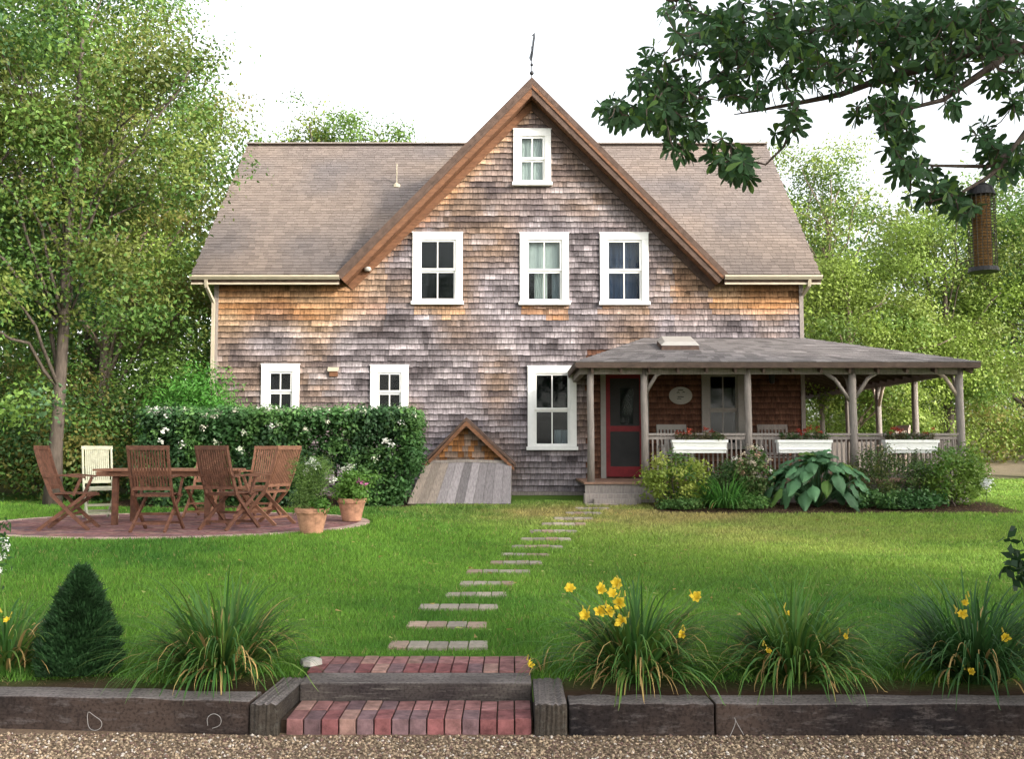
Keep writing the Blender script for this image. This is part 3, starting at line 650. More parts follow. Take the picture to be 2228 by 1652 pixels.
# ------------------------------------------------------------------ porch
PY = 17.55; PEY = 17.28; PEX = 8.17; PX = 7.90
PZE = at(1700, 788, PEY).z; PZT = at(1600, 736, WY).z
PXL = at(1252, 790, PEY).x; HL = at(1402, 736, WY).x
YB2 = 27.6
def pslab(nm, quad, mt=None):
    """shingled porch roof slope: quad = eave a, eave b, top b, top a"""
    A, B, C_, D_ = [Vector(p) for p in quad]; L_ = 0
    nr = 14; V = []; Fq = []; Cc = []; nrm = (B - A).cross(D_ - A).normalized()
    if nrm.z < 0: nrm = -nrm
    for r_ in range(nr):
        t0, t1 = r_ / nr, (r_ + 1.06) / nr; t1 = min(t1, 1.0)
        p0, p1 = A.lerp(D_, t0), B.lerp(C_, t0); q0, q1 = A.lerp(D_, t1), B.lerp(C_, t1); Lr = (p1 - p0).length; u = 0
        while u < Lr - .01:
            w_ = random.uniform(.12, .28); u2 = min(u + w_, Lr); a_, b_ = (u + .003) / Lr, u2 / Lr
            jj = random.uniform(-.004, .004)
            P = [p0.lerp(p1, a_) + nrm * (.016), p0.lerp(p1, b_) + nrm * .016, q0.lerp(q1, b_) + nrm * .003, q0.lerp(q1, a_) + nrm * .003, p0.lerp(p1, a_), p0.lerp(p1, b_)]
            o = len(V); V += P; Fq += [(o, o + 1, o + 2, o + 3), (o + 4, o + 5, o + 1, o)]
            cc = np.array([.155, .142, .14]) * random.uniform(.75, 1.3) * (1.3 if random.random() < .1 else 1); Cc += [tuple(cc)] * 6; u = u2
    o = mkobj(nm, V, Fq, M['roofsh'], house, Cc)
    m = MB(); dn = Vector((0, 0, -.075)); off = Vector((0, 0, -.004)); m.prism([A + off, B + off, C_ + off, D_ + off], dn); m.build('roof_boards', M['ceil'], o)
    return o
pr = pslab('porch_roof', [(PXL, PEY, PZE), (PEX, PEY, PZE), (HX1, WY, PZT), (HL, WY, PZT)])
pslab('porch_roof', [(PEX, PEY, PZE), (PEX, YB2, PZE), (HX1, YB2, PZT), (HX1, WY, PZT)])
pslab('porch_roof', [(PXL, WY, PZE), (PXL, PEY, PZE), (HL, WY, PZT), (HL, WY + .001, PZT)])
m = MB(); m.bar((PXL + .1, PY, PZE - .13), (PX + .06, PY, PZE - .13), .09, .13); m.bar((PX, PY, PZE - .13), (PX, YB2 - .2, PZE - .13), .09, .13); m.bar((PXL + .14, PY, PZE - .13), (PXL + .14, WY, PZE - .13), .09, .13)
bm_ = m.build('porch_beam', M['greywood'], house)
m = MB(); x = PXL + .1
m.box(PXL + .01, PEX - .01, PEY + .002, PEY + .025, PZE - .10, PZE - .006); m.box(PEX - .03, PEX - .008, PEY + .03, YB2, PZE - .10, PZE - .006); m.box(PXL + .006, PXL + .03, PEY + .03, WY - .03, PZE - .10, PZE - .006)
m.build('porch_fascia', M['rakedark'], house)
m = MB(); k = 0
while k * .42 < 10.2:
    m = MB(); y = PEY + .2 + k * .42; q_ = min(1, (y - PEY) / (WY - PEY)) * .97; m.bar((PEX - .06, y, PZE - .14), (PEX - (PEX - HX1) * q_, y, PZE - .14 + q_ * (PZT - PZE)), .045, .10); k += 1; m.build('rafter', M['ceil'], house)
x = PXL + .3
while x < PEX - .3:
    m = MB(); q_ = min(1, (x - PXL) / (HL - PXL), (PEX - x) / (PEX - HX1)) * .95; m.bar((x, PEY + .05, PZE - .14), (x, PEY + q_ * (WY - PEY), PZE - .14 + q_ * (PZT - PZE)), .045, .10); x += .5; m.build('rafter', M['ceil'], house)
# floor + skirt + step
m = MB(); x0 = at(1272, 1048, PEY).x
nb = 0; yy = PY - .12
while yy < WY - .03: m.box(x0, PX + .1, yy, min(yy + .13, WY - .03), FLZ - .035, FLZ); yy += .136
m.box(HX1 + .03, PX + .1, WY, YB2 - .1, FLZ - .035, FLZ); m.build('porch_floor', M['floorwood'], house)
m = MB(); m.box(x0 + .02, PX + .06, PY - .09, PY - .05, ZB - .1, FLZ - .04); m.box(PX + .02, PX + .06, PY - .05, YB2, ZB - .1, FLZ - .04); m.build('porch_skirt', M['greywood'], house)
p = at(1272, 1050, 17.1); q = at(1396, 1075, 17.1)
m = MB(); m.box(p.x, q.x, 17.16, PY - .135, ZB, FLZ - .19); m.box(p.x + .15, q.x - .1, 16.98, 17.155, ZB, FLZ - .27); stp = m.build('porch_step', M['greywood'], house, bevel=.01)
# posts and braces
def post(x, y, braces, r=.062, ztop=None):
    m = MB(); zt = PZE - .06; m.tube([(x, y, FLZ if y > 17.6 or 1 else 0), (x + .004, y, FLZ + .9), (x - .006, y, FLZ + 1.5), (x, y, zt)], [r * 1.1, r, r, r * .95], 10)
    o = m.build('porch_post', M['greywood'], house, smooth_=True)
    for dx, dy, L_ in braces:
        m = MB(); m.tube([(x + dx * .03, y + dy * .03, zt - L_ - .08), (x + dx * L_ * .55, y + dy * L_ * .55, zt - L_ * .42), (x + dx * L_, y + dy * L_, zt - .06)], [.036, .034, .032], 8)
        m.build('brace', M['palewood'] if random.random() < .35 else M['greywood'], o, smooth_=True)
PXS = [at(1285, 900, PY).x, at(1402, 900, PY).x, at(1628, 900, PY).x, at(1856, 900, PY).x, PX]
post(PXS[0], PY, []); post(PXS[1], PY, [(1, 0, .38), (0, 1, .4)]); post(PXS[2], PY, []); post(PXS[3], PY, [(-1, 0, .55), (1, 0, .5), (0, 1, .5)], .068); post(PXS[4], PY, [(-1, 0, .45), (0, 1, .45)], .068)
for k in range(1, 6):
    post(PX, PY + 1.95 * k, [(0, 1, .45), (0, -1, .45)] if k % 2 == 0 else [])
post(HX1 + .1, YB2 - .15, [])
# railing
RZ = at(1700, 943, PY).z
def railing(a, b, nm='railing'):
    a = Vector(a); b = Vector(b); L_ = (b - a).length; m = MB(); m.bar(a + Vector((0, 0, RZ - .02)), b + Vector((0, 0, RZ - .02)), .085, .04); m.bar(a + Vector((0, 0, RZ - .08)), b + Vector((0, 0, RZ - .08)), .035, .06)
    m.bar(a + Vector((0, 0, FLZ + .1)), b + Vector((0, 0, FLZ + .1)), .04, .06); o = m.build(nm, M['greywood'], house)
    m = MB(); n_ = int(L_ / .078)
    for k in range(1, n_):
        p = a.lerp(b, k / n_); m.box(p.x - .013, p.x + .013, p.y - .013, p.y + .013, FLZ + .125, RZ - .1)
    m.build('balusters', M['greywood'], o)
for k in (1, 2, 3): railing((PXS[k] + .06, PY, 0), (PXS[k + 1] - .06, PY, 0))
for k in range(5): railing((PX, PY + 1.95 * k + .06, 0), (PX, PY + 1.95 * (k + 1) - .06, 0))
railing((HX1 + .2, YB2 - .2, 0), (PX - .06, YB2 - .2, 0))
# skylight on the porch roof, vents, light
sk0 = at(1436, 738, 18.6); sk1 = at(1519, 762, 18.2)
def onroof(x, y): return PZE + (y - PEY) / (WY - PEY) * (PZT - PZE)
m = MB(); ya, yb = 18.35, 18.95; xa_, xb_ = at(1436, 750, 18.5).x, at(1519, 750, 18.5).x
m.hexa([(xa_, ya, onroof(0, ya) - .0), (xb_, ya, onroof(0, ya)), (xb_, yb, onroof(0, yb)), (xa_, yb, onroof(0, yb)), (xa_ + .02, ya, onroof(0, ya) + .09), (xb_ - .02, ya, onroof(0, ya) + .09), (xb_ - .02, yb, onroof(0, yb) + .09), (xa_ + .02, yb, onroof(0, yb) + .09)])
sk = m.build('skylight', M['rakedark'], house)
m = MB(); z0_, z1_ = onroof(0, ya) + .092, onroof(0, yb) + .092
m.hexa([(xa_ - .01, ya - .01, z0_), (xb_ + .01, ya - .01, z0_), (xb_ + .01, yb, z1_), (xa_ - .01, yb, z1_), (xa_ + .08, ya + .08, z0_ + .085), (xb_ - .08, ya + .08, z0_ + .085), (xb_ - .08, yb - .08, z1_ + .07), (xa_ + .08, yb - .08, z1_ + .07)])
m.build('dome', M['skylight'], sk, bevel=.02)
v = at(725, 803, WY - .05); m = MB(); m.hexa([(v.x - .10, WY - .10, v.z - .05), (v.x + .10, WY - .10, v.z - .05), (v.x + .10, WY - .02, v.z - .02), (v.x - .10, WY - .02, v.z - .02), (v.x - .11, WY - .09, v.z - .02), (v.x + .11, WY - .09, v.z - .02), (v.x + .11, WY - .02, v.z + .04), (v.x - .11, WY - .02, v.z + .04)])
vh = m.build('vent_hood', M['cream'], house); m = MB(); m.box(v.x - .07, v.x + .09, WY - .08, WY - .02, v.z - .15, v.z - .052); m.build('vent_box', M['rake'], vh)
v = at(800, 590, WY - .1); m = MB(); m.lathe([(.06, 0), (.075, .03), (.06, .075), (.02, .09)], (v.x, WY - .10, v.z), 12); m.build('floodlight', M['skylight'], house)
vp = at(863, 404, 21.9); vy = EY + (vp.z - ZE) / TAN; vp = at(863, 404, vy)
m = MB(); m.tube([(vp.x, vy, vp.z - .05), (vp.x, vy, vp.z + .5)], .013, 8); vpi = m.build('vent_pipe', M['cream'], house); m = MB(); m.lathe([(.10, -.05), (.08, .03), (.03, .06)], (vp.x, vy, vp.z), 12); m.build('flashing', M['cream'], vpi)
# weather vane
gz_ = GA.z; wv = thing('weather_vane', 'thin black weather vane with two balls on the gable peak', 'weather vane', (GA.x, EY + .02, gz_ + .04))
m = MB(); m.tube([(GA.x, EY + .02, gz_ - .02), (GA.x, EY + .02, gz_ + .72)], .010, 6); m.build('rod', M['black'], wv)
m = MB()
for zz, r in ((.17, .045), (.34, .032)): m.lathe([(.006, -r), (r * .7, -r * .7), (r, 0), (r * .7, r * .7), (.006, r)], (GA.x, EY + .02, gz_ + zz), 10)
m.build('ball', M['black'], wv, smooth_=True)
m = MB(); c0 = Vector((GA.x, EY + .02, gz_ + .47)); ol = [(-.03, 0), (-.055, .1), (.0, .2), (.01, .32), (.03, .42), (-.01, .47), (.05, .44), (.055, .34), (.03, .2), (.02, .1), (.0, 0)]
m.prism([c0 + Vector((a * .9, -a * 4.0, b)) for a, b in ol], (.014, .002, 0)); m.build('vane_figure', M['black'], wv)
# plaque and lantern on the porch wall
pp = at(1481, 861, WY - .05); m = MB(); n = 28
m.prism([(pp.x + .23 * math.cos(2 * math.pi * k / n), WY - .03, pp.z + .175 * math.sin(2 * math.pi * k / n)) for k in range(n)], (0, -.02, 0)); pq = m.build('wall_plaque', M['plaque']); tag(pq, 'oval pale plaque with dark drawing on the porch wall beside the door', 'plaque')
m = MB()
for k, (dx, dz, w_, h_) in enumerate([(-.05, .05, .05, .05), (.06, .06, .04, .04), (0, -.03, .12, .012), (-.03, -.065, .08, .012), (0, .105, .1, .010)]): m.tube([(pp.x + dx - w_ / 2, WY - .052, pp.z + dz), (pp.x + dx, WY - .052, pp.z + dz + h_ * .4), (pp.x + dx + w_ / 2, WY - .052, pp.z + dz)], .008, 5)
m.build('drawing', M['dark'], pq)
lp = at(1679, 822, WY - .12); lt = thing('wall_lantern', 'small black lantern on the porch wall right of the porch window', 'lantern', (lp.x, WY - .03, lp.z - .12))
m = MB(); m.box(lp.x - .03, lp.x + .03, WY - .045, WY - .022, lp.z - .08, lp.z + .1); m.tube([(lp.x, WY - .04, lp.z + .08), (lp.x, WY - .12, lp.z + .13)], .01, 6); m.build('bracket', M['black'], lt)
m = MB(); m.lathe([(.03, -.12), (.05, -.1), (.065, .06), (.085, .065), (.02, .12)], (lp.x, WY - .13, lp.z), 6); m.build('lamp_body', M['black'], lt)

# ------------------------------------------------------------------ cellar bulkhead
bk = thing('cellar_bulkhead', 'small gabled cellar entrance with sloping grey plank doors against the house', 'bulkhead', (-.85, 17.6, .66))
tl = at(926, 1008, 18.0); tr = at(1113, 1008, 18.0); bl = at(886, 1099, 17.12); br = at(1111, 1099, 17.12); ap = at(1015, 912, 18.02)
m = MB(); npk = 11
for k in range(npk):
    a0, a1 = k / npk, (k + 1) / npk; e = .004
    P0, P1, Q1, Q0 = bl.lerp(br, a0), bl.lerp(br, a1), tl.lerp(tr, a1), tl.lerp(tr, a0); dz = Vector((0, -.01 * random.random() - .02, .02))
    P0 = P0 + Vector((e, 0, 0)); Q0 = Q0 + Vector((e, 0, 0)); base = [P0, P1, Q1, Q0]
    c = np.array([.20, .18, .18]) * random.uniform(.65, 1.25); c = c * (np.array([1.25, 1.15, .95]) if k < 3 else 1)
    m.hexa([tuple(p) for p in base] + [tuple(p + dz) for p in base], c)
M['plank'] = mat('grey planks', attr=1, rough=.85, var=.45, scale=10, bump=.4, stretch=(6, 1, 1)); m.build('plank_door', M['plank'], bk)
m = MB(); m.bar(tl + Vector((-.02, -.03, .02)), (tl + tr) / 2 + Vector((0, -.03, .04)), .04, .05); m.bar((tl + tr) / 2 + Vector((0, -.03, .04)), tr + Vector((.02, -.03, .02)), .04, .05); m.build('door_head', M['greywood'], bk)
m = MB()   # cheeks
for (b_, t_) in ((bl, tl), (br, tr)): m = MB(); m.add([(b_.x, b_.y, b_.z), (t_.x, t_.y, t_.z), (t_.x, WY, t_.z), (t_.x, WY, .6), (b_.x, b_.y, .6)], [(0, 1, 2, 3, 4)]); m.build('cheek_wall', M['greywood'], bk)
rows = []; z = tl.z + .0
while z < ap.z - .1:
    k = (ap.z - z - .11) / (ap.z - tl.z); rows.append((z, [(ap.x - (ap.x - tl.x) * k, ap.x + (tr.x - ap.x) * k)])); z += .105
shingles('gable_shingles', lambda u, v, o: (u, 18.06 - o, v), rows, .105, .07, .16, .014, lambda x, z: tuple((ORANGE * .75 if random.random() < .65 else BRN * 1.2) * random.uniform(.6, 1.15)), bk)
m = MB(); m.add([(tl.x, 18.07, tl.z), (tr.x, 18.07, tr.z), (ap.x, 18.07, ap.z - .03)], [(0, 1, 2)]); m.build('gable_backing', M['rakedark'], bk)
for e_ in (tl, tr):
    s = -1 if e_ is tl else 1; ft = Vector((e_.x + s * .08, 0, e_.z - .04)); A0 = Vector((ap.x, 0, ap.z))
    m = MB(); m.prism([(A0.x, 17.92, A0.z + .03), (ft.x, 17.92, ft.z + .03), (ft.x, 17.92, ft.z - .03), (A0.x, 17.92, A0.z - .035)], (0, WY - 17.92, 0)); m.build('bulkhead_roof', M['rakedark'], bk)
    m = MB(); m.prism([(A0.x, 17.89, A0.z - .037), (ft.x - s * .03, 17.89, ft.z - .03), (ft.x - s * .03, 17.89, ft.z - .10), (A0.x, 17.89, A0.z - .13)], (0, .05, 0)); m.build('bargeboard', M['rake'], bk)

# ------------------------------------------------------------------ teak chairs and table
def chair(mt, arms=True, name='folding_chair'):
    t = thing(name, '', 'chair', (0, 0, 0)); w_ = .24 if arms else .20
    for s in (-1, 1):
        m = MB(); P = [(s * w_, -.40, 1.02), (s * w_, -.33, .78), (s * w_, -.20, .45), (s * w_, .04, .2), (s * w_, .26, 0)]
        for a, b in zip(P[:-1], P[1:]): m.bar(a, b, .026, .05, up=(1, 0, 0)) if 0 else m.bar(a, b, .026, .045, up=(0, 1, .3))
        m.build('long_leg', mt, t)
        m = MB(); m.bar((s * (w_ - .03), -.36, 0), (s * (w_ - .03), .20, .44), .026, .045, up=(0, 1, .3)); m.build('cross_leg', mt, t)
        if arms:
            m = MB(); P = [(s * w_, -.30, .67), (s * (w_ + .015), -.05, .685), (s * (w_ + .02), .2, .66)]
            for a, b in zip(P[:-1], P[1:]): m.bar(a, b, .055, .022)
            ar = m.build('armrest', mt, t); m = MB(); m.bar((s * (w_ + .01), .15, .65), (s * w_, .06, .43), .026, .035, up=(0, 1, 0)); m.build('arm_support', mt, ar)
    m = MB(); m.bar((-w_ - .02, -.405, 1.03), (w_ + .02, -.405, 1.03), .03, .055); m.bar((-w_, -.245, .53), (w_, -.245, .53), .024, .045)
    for k in range(12):
        x = -w_ + .045 + k * (2 * w_ - .09) / 11; m.bar((x, -.25, .54), (x, -.345, .78), .021, .012, up=(0, 1, 0)); m.bar((x, -.345, .78), (x, -.405, 1.01), .021, .012, up=(0, 1, 0))
    m.build('backrest', mt, t)
    m = MB(); m.bar((-w_ + .02, .235, .435), (w_ - .02, .235, .435), .035, .035); m.bar((-w_ + .02, -.19, .44), (w_ - .02, -.19, .44), .03, .03)
    for k in range(11):
        x = -w_ + .05 + k * (2 * w_ - .1) / 10; m.bar((x, -.18, .455), (x, .22, .455), .028, .014)
    m.build('seat', mt, t)
    for a_, b_ in (((-w_, .17, .085), (w_, .17, .085)), ((-w_ + .03, -.24, .10), (w_ - .03, -.24, .10)), ((-w_, .04, .2), (w_, .04, .2))):
        m = MB(); m.bar(a_, b_, .022, .033); m.build('stretcher', mt, t)
    return t
proto = {}
def put_chair(kind, px, Y, face, label, arms=True):
    key = (kind, arms)
    if key not in proto: proto[key] = chair(M[kind], arms); o = proto[key]
    else: o = copy_tree(proto[key])
    x = at(px, 1100, Y).x; o.location = (x, Y, ZP + .002); o.rotation_euler = (0, 0, face); tag(o, label, 'chair', 'wooden folding chairs around the patio table')
# face: rotation about z; 0 = faces +y (away from camera)
put_chair('teak', 160, 12.75, R(-82), 'brown wooden armchair in profile at the left end of the table')
put_chair('teakw', 218, 14.6, R(212), 'bleached pale folding chair behind the left end of the table', False)
put_chair('teak', 344, 12.55, R(0), 'brown folding armchair seen squarely from behind, nearest the camera')
put_chair('teak2', 440, 15.0, R(178), 'tan folding chair on the far side of the table facing the camera', False)
put_chair('teak', 504, 12.85, R(-24), 'brown folding armchair seen from behind, second along the near side')
put_chair('teak2', 560, 15.0, R(168), 'tan armchair beyond the right end of the table, turned to the camera')
put_chair('teak2', 574, 13.6, R(66), 'tan armchair in profile at the right end, nearest the flowerpots')
TX, TY = at(372, 1100, 13.8).x, 13.75
tb = thing('patio_table', 'oval slatted wooden dining table on the brick patio', 'table', (TX, TY, ZP))
m = MB(); m_r = 1.06; k = -.5
y = -.5
while y < .5:
    hw = 1.0 * (1 - abs((y + .04) / .56) ** 2.6) ** .38; m.box(TX - hw, TX + hw, TY + y, TY + y + .07, ZP + .72, ZP + .745); y += .078
m.box(TX - .85, TX + .85, TY - .42, TY - .39, ZP + .65, ZP + .715); m.box(TX - .85, TX + .85, TY + .39, TY + .42, ZP + .65, ZP + .715); m.box(TX - .85, TX - .82, TY - .389, TY + .389, ZP + .65, ZP + .715); m.box(TX + .82, TX + .85, TY - .389, TY + .389, ZP + .65, ZP + .715)
m.build('tabletop', M['teak2'], tb)
for sx in (-.62, .62):
    for sy in (-.33, .33):
        m = MB(); m.box(TX + sx - .035, TX + sx + .035, TY + sy - .035, TY + sy + .035, ZP, ZP + .71); m.build('leg', M['teak'], tb)

# white chairs on the porch
def porch_chair(px, Y, face, label, mt):
    t = thing('porch_chair', label, 'chair', (0, 0, 0), 'chairs on the porch'); w_ = .27
    for s in (-1, 1):
        m = MB(); m.bar((s * w_, -.25, 0), (s * w_, -.38, 1.0), .04, .045, up=(0, 1, 0)); m.build('rear_leg', mt, t); m = MB(); m.bar((s * w_, .24, 0), (s * w_, .24, .62), .04, .045, up=(0, 1, 0)); m.build('front_leg', mt, t)
        m = MB(); m.bar((s * w_, -.34, .62), (s * w_, .3, .64), .07, .025); m.build('armrest', mt, t)
    m = MB(); m.bar((-w_ - .02, -.385, 1.0), (w_ + .02, -.385, 1.0), .03, .10)
    m.bar((-w_, -.30, .48), (w_, -.30, .48), .03, .05)
    for k in range(7): x = -.2 + k * .0667; m.bar((x, -.30, .5), (x, -.38, .96), .035, .014, up=(0, 1, 0))
    m.build('backrest', mt, t); m = MB()
    for k in range(6): m.box(-w_, w_, -.28 + k * .09, -.2 + k * .09, .41, .43)
    m.build('seat', mt, t)
    t.location = (at(px, 940, Y).x, Y, FLZ + .002); t.rotation_euler = (0, 0, face)
porch_chair(1469, 19.0, R(182), 'white slatted chair against the porch wall by the door', M['greypaint'])
porch_chair(1690, 19.0, R(178), 'grey slatted chair against the porch wall right of the porch window', M['greywood'])
porch_chair(1925, 20.2, R(95), 'pale wooden chair on the side porch in sunlight', M['palewood'])

# ------------------------------------------------------------------ vegetation helpers
def ell_pts(n, c, r, shell=.55, low=-1):
    out = np.zeros((0, 3))
    while len(out) < n:
        d = rvec(n); rad = shell + (1 - shell) * rng.random((n, 1)) ** .6; p = d * rad; p = p[p[:, 2] > low]; out = np.vstack([out, p])
    return out[:n] * np.array(r) + np.array(c)
def foliage(C, per, rad, L, W, cols, cvar=.35, flat=.7, D=None, droop=0):
    """leaf clumps around centres C"""
    n = len(C); tot = n * per; off = rng.normal(size=(tot, 3)) * rad; off[:, 2] *= flat
    P = np.repeat(C, per, 0) + off
    cols = np.array(cols); ci = np.clip((noise2(C[:, 0] + C[:, 1] * .6, C[:, 2], .9) * 1.3 - .15) * len(cols) + rng.normal(size=n) * .45, 0, len(cols) - 1).astype(int); base = cols[ci] * (1 - cvar / 2 + cvar * rng.random((n, 1)))
    col = np.repeat(base, per, 0) * (.84 + .32 * rng.random((tot, 1)))
    Nn = off / rad * .55 + np.array([0, 0, .55]) + rvec(tot) * .75; Nn /= np.linalg.norm(Nn, axis=1, keepdims=True)
    D = np.cross(Nn, rvec(tot)); D /= np.linalg.norm(D, axis=1, keepdims=True)
    return leaf_mesh(P, L * (.55 + .8 * rng.random(tot)), W * (.6 + .7 * rng.random(tot)), col, D, Nn)
def join_meshes(parts):
    V = []; Fq = []; C = []; o = 0
    for v, f, c in parts: V.append(v); Fq.append(f + o); C.append(c); o += len(v)
    return np.vstack(V), np.vstack(Fq), np.vstack(C)
def limb(m, a, b, r0, r1, wig=.12, n=6, sides=7):
    a = np.array(a, float); b = np.array(b, float); L_ = np.linalg.norm(b - a); pts = []
    for k in range(n + 1):
        t = k / n; p = a * (1 - t) + b * t + rng.normal(size=3) * wig * L_ * .25 * math.sin(math.pi * t); p[2] += .1 * L_ * math.sin(math.pi * t); pts.append(tuple(p))
    m.tube(pts, [r0 * (1 - k / n) + r1 * k / n for k in range(n + 1)], sides); return pts
TREECOUNT = [0]
def tree(name, label, base, h, tr, crowns, cols, leafL=.12, leafW=.07, per=60, rad=.38, mt='bark', lean=(0, 0), cat='tree', group=None, limbs=12, fork=.35, cvar=.45):
    x, y = base; z = float(gz(x, y)) - .1; t = thing(name, label, cat, (x, y, z), group)
    m = MB(); top = np.array([x + lean[0], y + lean[1], z + h * .72]); tp = []
    for k in range(9):
        f = k / 8; tp.append((x + lean[0] * f ** 1.4 + random.uniform(-1, 1) * .04 * h * .1, y + lean[1] * f ** 1.4, z + h * .72 * f))
    m.tube(tp, [tr * (1.35 if k == 0 else 1) * (1 - .75 * k / 8) for k in range(9)], 10)
    allC = []
    for (cx, cy, cz, rx, ry, rz, nc) in crowns: 
        B_ = ell_pts(max(6, nc // 6), (x + cx, y + cy, z + cz), (rx * .95, ry * .95, rz * .95), .35); o_ = rng.normal(size=(len(B_) * 6, 3)) * np.array([.42, .42, .17]) * (rx / 2.1) ** .5; allC.append(np.repeat(B_, 6, 0) + o_)
    allC = np.vstack(allC)
    idx = rng.choice(len(allC), min(limbs, len(allC)), replace=False)
    for i in idx:
        c = allC[i]; f = np.clip((c[2] - z) / (h * .72) * .6, fork, .95); k = f * 8; p0 = np.array(tp[int(k)]); pts = limb(m, p0, c, tr * .38 * (1.1 - f), tr * .06 + .006)
        for _ in range(2):
            j = allC[rng.integers(len(allC))]
            if np.linalg.norm(j - c) < 2.2: limb(m, pts[3], j, tr * .14, .006, n=4, sides=5)
    m.build('trunk', M[mt], t, smooth_=True)
    V, Fq, C = foliage(allC, int(per * 1.35), rad * .78, leafL * .85, leafW * .85, cols, cvar, .6); mkobj('crown', V, Fq, M['leaf'], t, C)
    return t
G1 = [.082, .168, .032]; G2 = [.125, .215, .040]; G3 = [.180, .230, .048]; GD = [.052, .118, .032]; GB = [.070, .145, .058]; GY = [.23, .21, .055]; GL_ = [.20, .29, .05]
LEFTC = [G1, G2, G3, G1, [.12, .15, .03]]; DARKC = [GD, G1, GB, GD]; LIMEC = [[.17, .24, .04], [.22, .31, .05], [.28, .36, .08], [.12, .2, .035]]; OLV = [[.10, .11, .03], G1, [.14, .14, .03]]
# ---- left side trees
tree('leafy_tree', 'nearest big tree left of the patio with a pale forked trunk', (at(118, 1000, 17.0).x, 17.0), 11.5, .125,
     [(-.3, 0, 8.3, 2.1, 2.0, 3.2, 140), (.7, .3, 5.6, 1.6, 1.6, 2.0, 65), (-1.6, 0, 5.2, 2.0, 1.8, 2.0, 60), (-.2, -.2, 3.6, 2.2, 1.3, .9, 55)], LEFTC, .11, .06, 120, .40, 'bark', (.3, 0), limbs=22)
tree('leafy_tree', 'darker tree at the far left edge of the frame beside the patio', (-10.2, 16.4), 12.5, .2,
     [(1.0, 0, 9.0, 2.6, 2.2, 3.4, 120), (.6, 0, 5.2, 2.4, 1.8, 2.4, 100), (1.4, 0, 3.0, 2.0, 1.4, 1.2, 50)], [GD, G1, GB, G2], .12, .065, 110, .42, 'bark', (.3, 0), limbs=18)
tree('leafy_tree', 'yellowish green tree whose crown touches the left end of the main roof', (-9.4, 22.8), 11.5, .18,
     [(.6, 0, 8.0, 2.1, 2.2, 2.8, 120), (1.1, 0, 5.3, 1.9, 1.8, 1.9, 70), (-1.4, 0, 6.5, 2.2, 2, 2.6, 70)], [G2, G3, GY, G3, GL_], .12, .07, 95, .42, 'palebark', (.3, 0), limbs=20)
tree('leafy_tree', 'tall green tree behind the left corner of the house', (-10.8, 25.5), 14.5, .22,
     [(.5, 0, 10.0, 3.2, 2.6, 3.6, 150), (0, 0, 5.6, 3.2, 2.4, 2.6, 90)], LEFTC, .14, .08, 85, .5, 'bark', limbs=18)
tree('leafy_tree', 'tallest tree in the upper left corner of the frame', (-12.6, 21.0), 15.5, .24,
     [(.5, 0, 11.5, 3.0, 2.6, 3.6, 150), (.8, 0, 6.5, 2.8, 2.4, 2.6, 80)], DARKC + [G2], .13, .075, 95, .46, 'bark', limbs=18)
tree('roofline_tree', 'sunlit tree crown showing above the left half of the main ridge', (-5.1, 31.0), 12.6, .18,
     [(-.6, 0, 10.3, 1.7, 1.2, 1.7, 85), (1.3, 0, 9.9, .9, .9, 1.1, 20), (-2.6, 0, 9.6, 1.3, 1.2, 1.3, 40)], [G2, G3, GL_], .14, .08, 65, .36, 'bark', limbs=16)
tree('roofline_tree', 'sparse thin crown just left of the gable above the ridge', (-3.0, 33.0), 12.3, .12,
     [(-.4, 0, 10.6, 1.3, .9, 1.1, 26)], [G2, G1], .12, .07, 26, .34, 'bark', limbs=14)
# ---- right side trees
tree('leafy_tree', 'pale sparse tree just right of the main roof', (9.6, 30.5), 11.0, .16,
     [(0, 0, 8.4, 2.0, 1.6, 2.3, 120), (-.6, 0, 5.6, 1.9, 1.5, 1.9, 90)], LIMEC, .13, .075, 60, .42, 'palebark', (.2, 0), limbs=26)
tree('leafy_tree', 'lime green bushy tree behind the right end of the porch roof', (8.5, 25.0), 6.6, .12,
     [(.1, 0, 3.9, 1.9, 1.4, 2.2, 150), (1.4, 0, 2.8, 1.7, 1.3, 1.8, 110)], LIMEC, .11, .06, 110, .36, 'palebark', limbs=14)
tree('leafy_tree', 'green tree behind the bird feeder at the right edge', (14.2, 27.0), 9.8, .2,
     [(-.4, 0, 6.6, 2.4, 2.0, 2.4, 170), (0, 0, 3.9, 2.6, 1.8, 1.8, 90), (2.2, 0, 6.4, 2, 1.8, 2.6, 60)], [G2, G3, GL_, GB, G2], .12, .07, 95, .42, 'bark', limbs=18)
tree('leafy_tree', 'mid green tree between the porch roof and the bird feeder', (11.4, 26.0), 8.0, .16,
     [(0, 0, 5.3, 2.1, 1.6, 2.3, 170), (0, 0, 3.1, 2.2, 1.6, 1.4, 110)], [GL_, G3, GL_, G2], .11, .065, 105, .38, 'bark', limbs=16)
def bush(name, label, base, r, h, cols, n=60, per=80, L_=.09, W_=.05, rad=.22, group=None, cat='shrub', stems=6, zoff=0):
    x, y = base; z = float(gz(x, y)) + zoff; t = thing(name, label, cat, (x, y, z - .03), group)
    C = ell_pts(n, (x, y, z + h * .5), (r[0], r[1], h * .5), .4, -.9)
    m = MB()
    for i in rng.choice(n, min(stems, n), replace=False): limb(m, (x + random.uniform(-.1, .1) * r[0], y, z - .03), C[i], .02 * h ** .5, .005, n=4, sides=5)
    m.build('stems', M['bark'], t)
    V, Fq, Cc = foliage(C, per, rad, L_, W_, cols); V[:, 2] = np.maximum(V[:, 2], z + .005 + .03 * rng.random(len(V))); mkobj('foliage', V, Fq, M['leaf'], t, Cc); return t
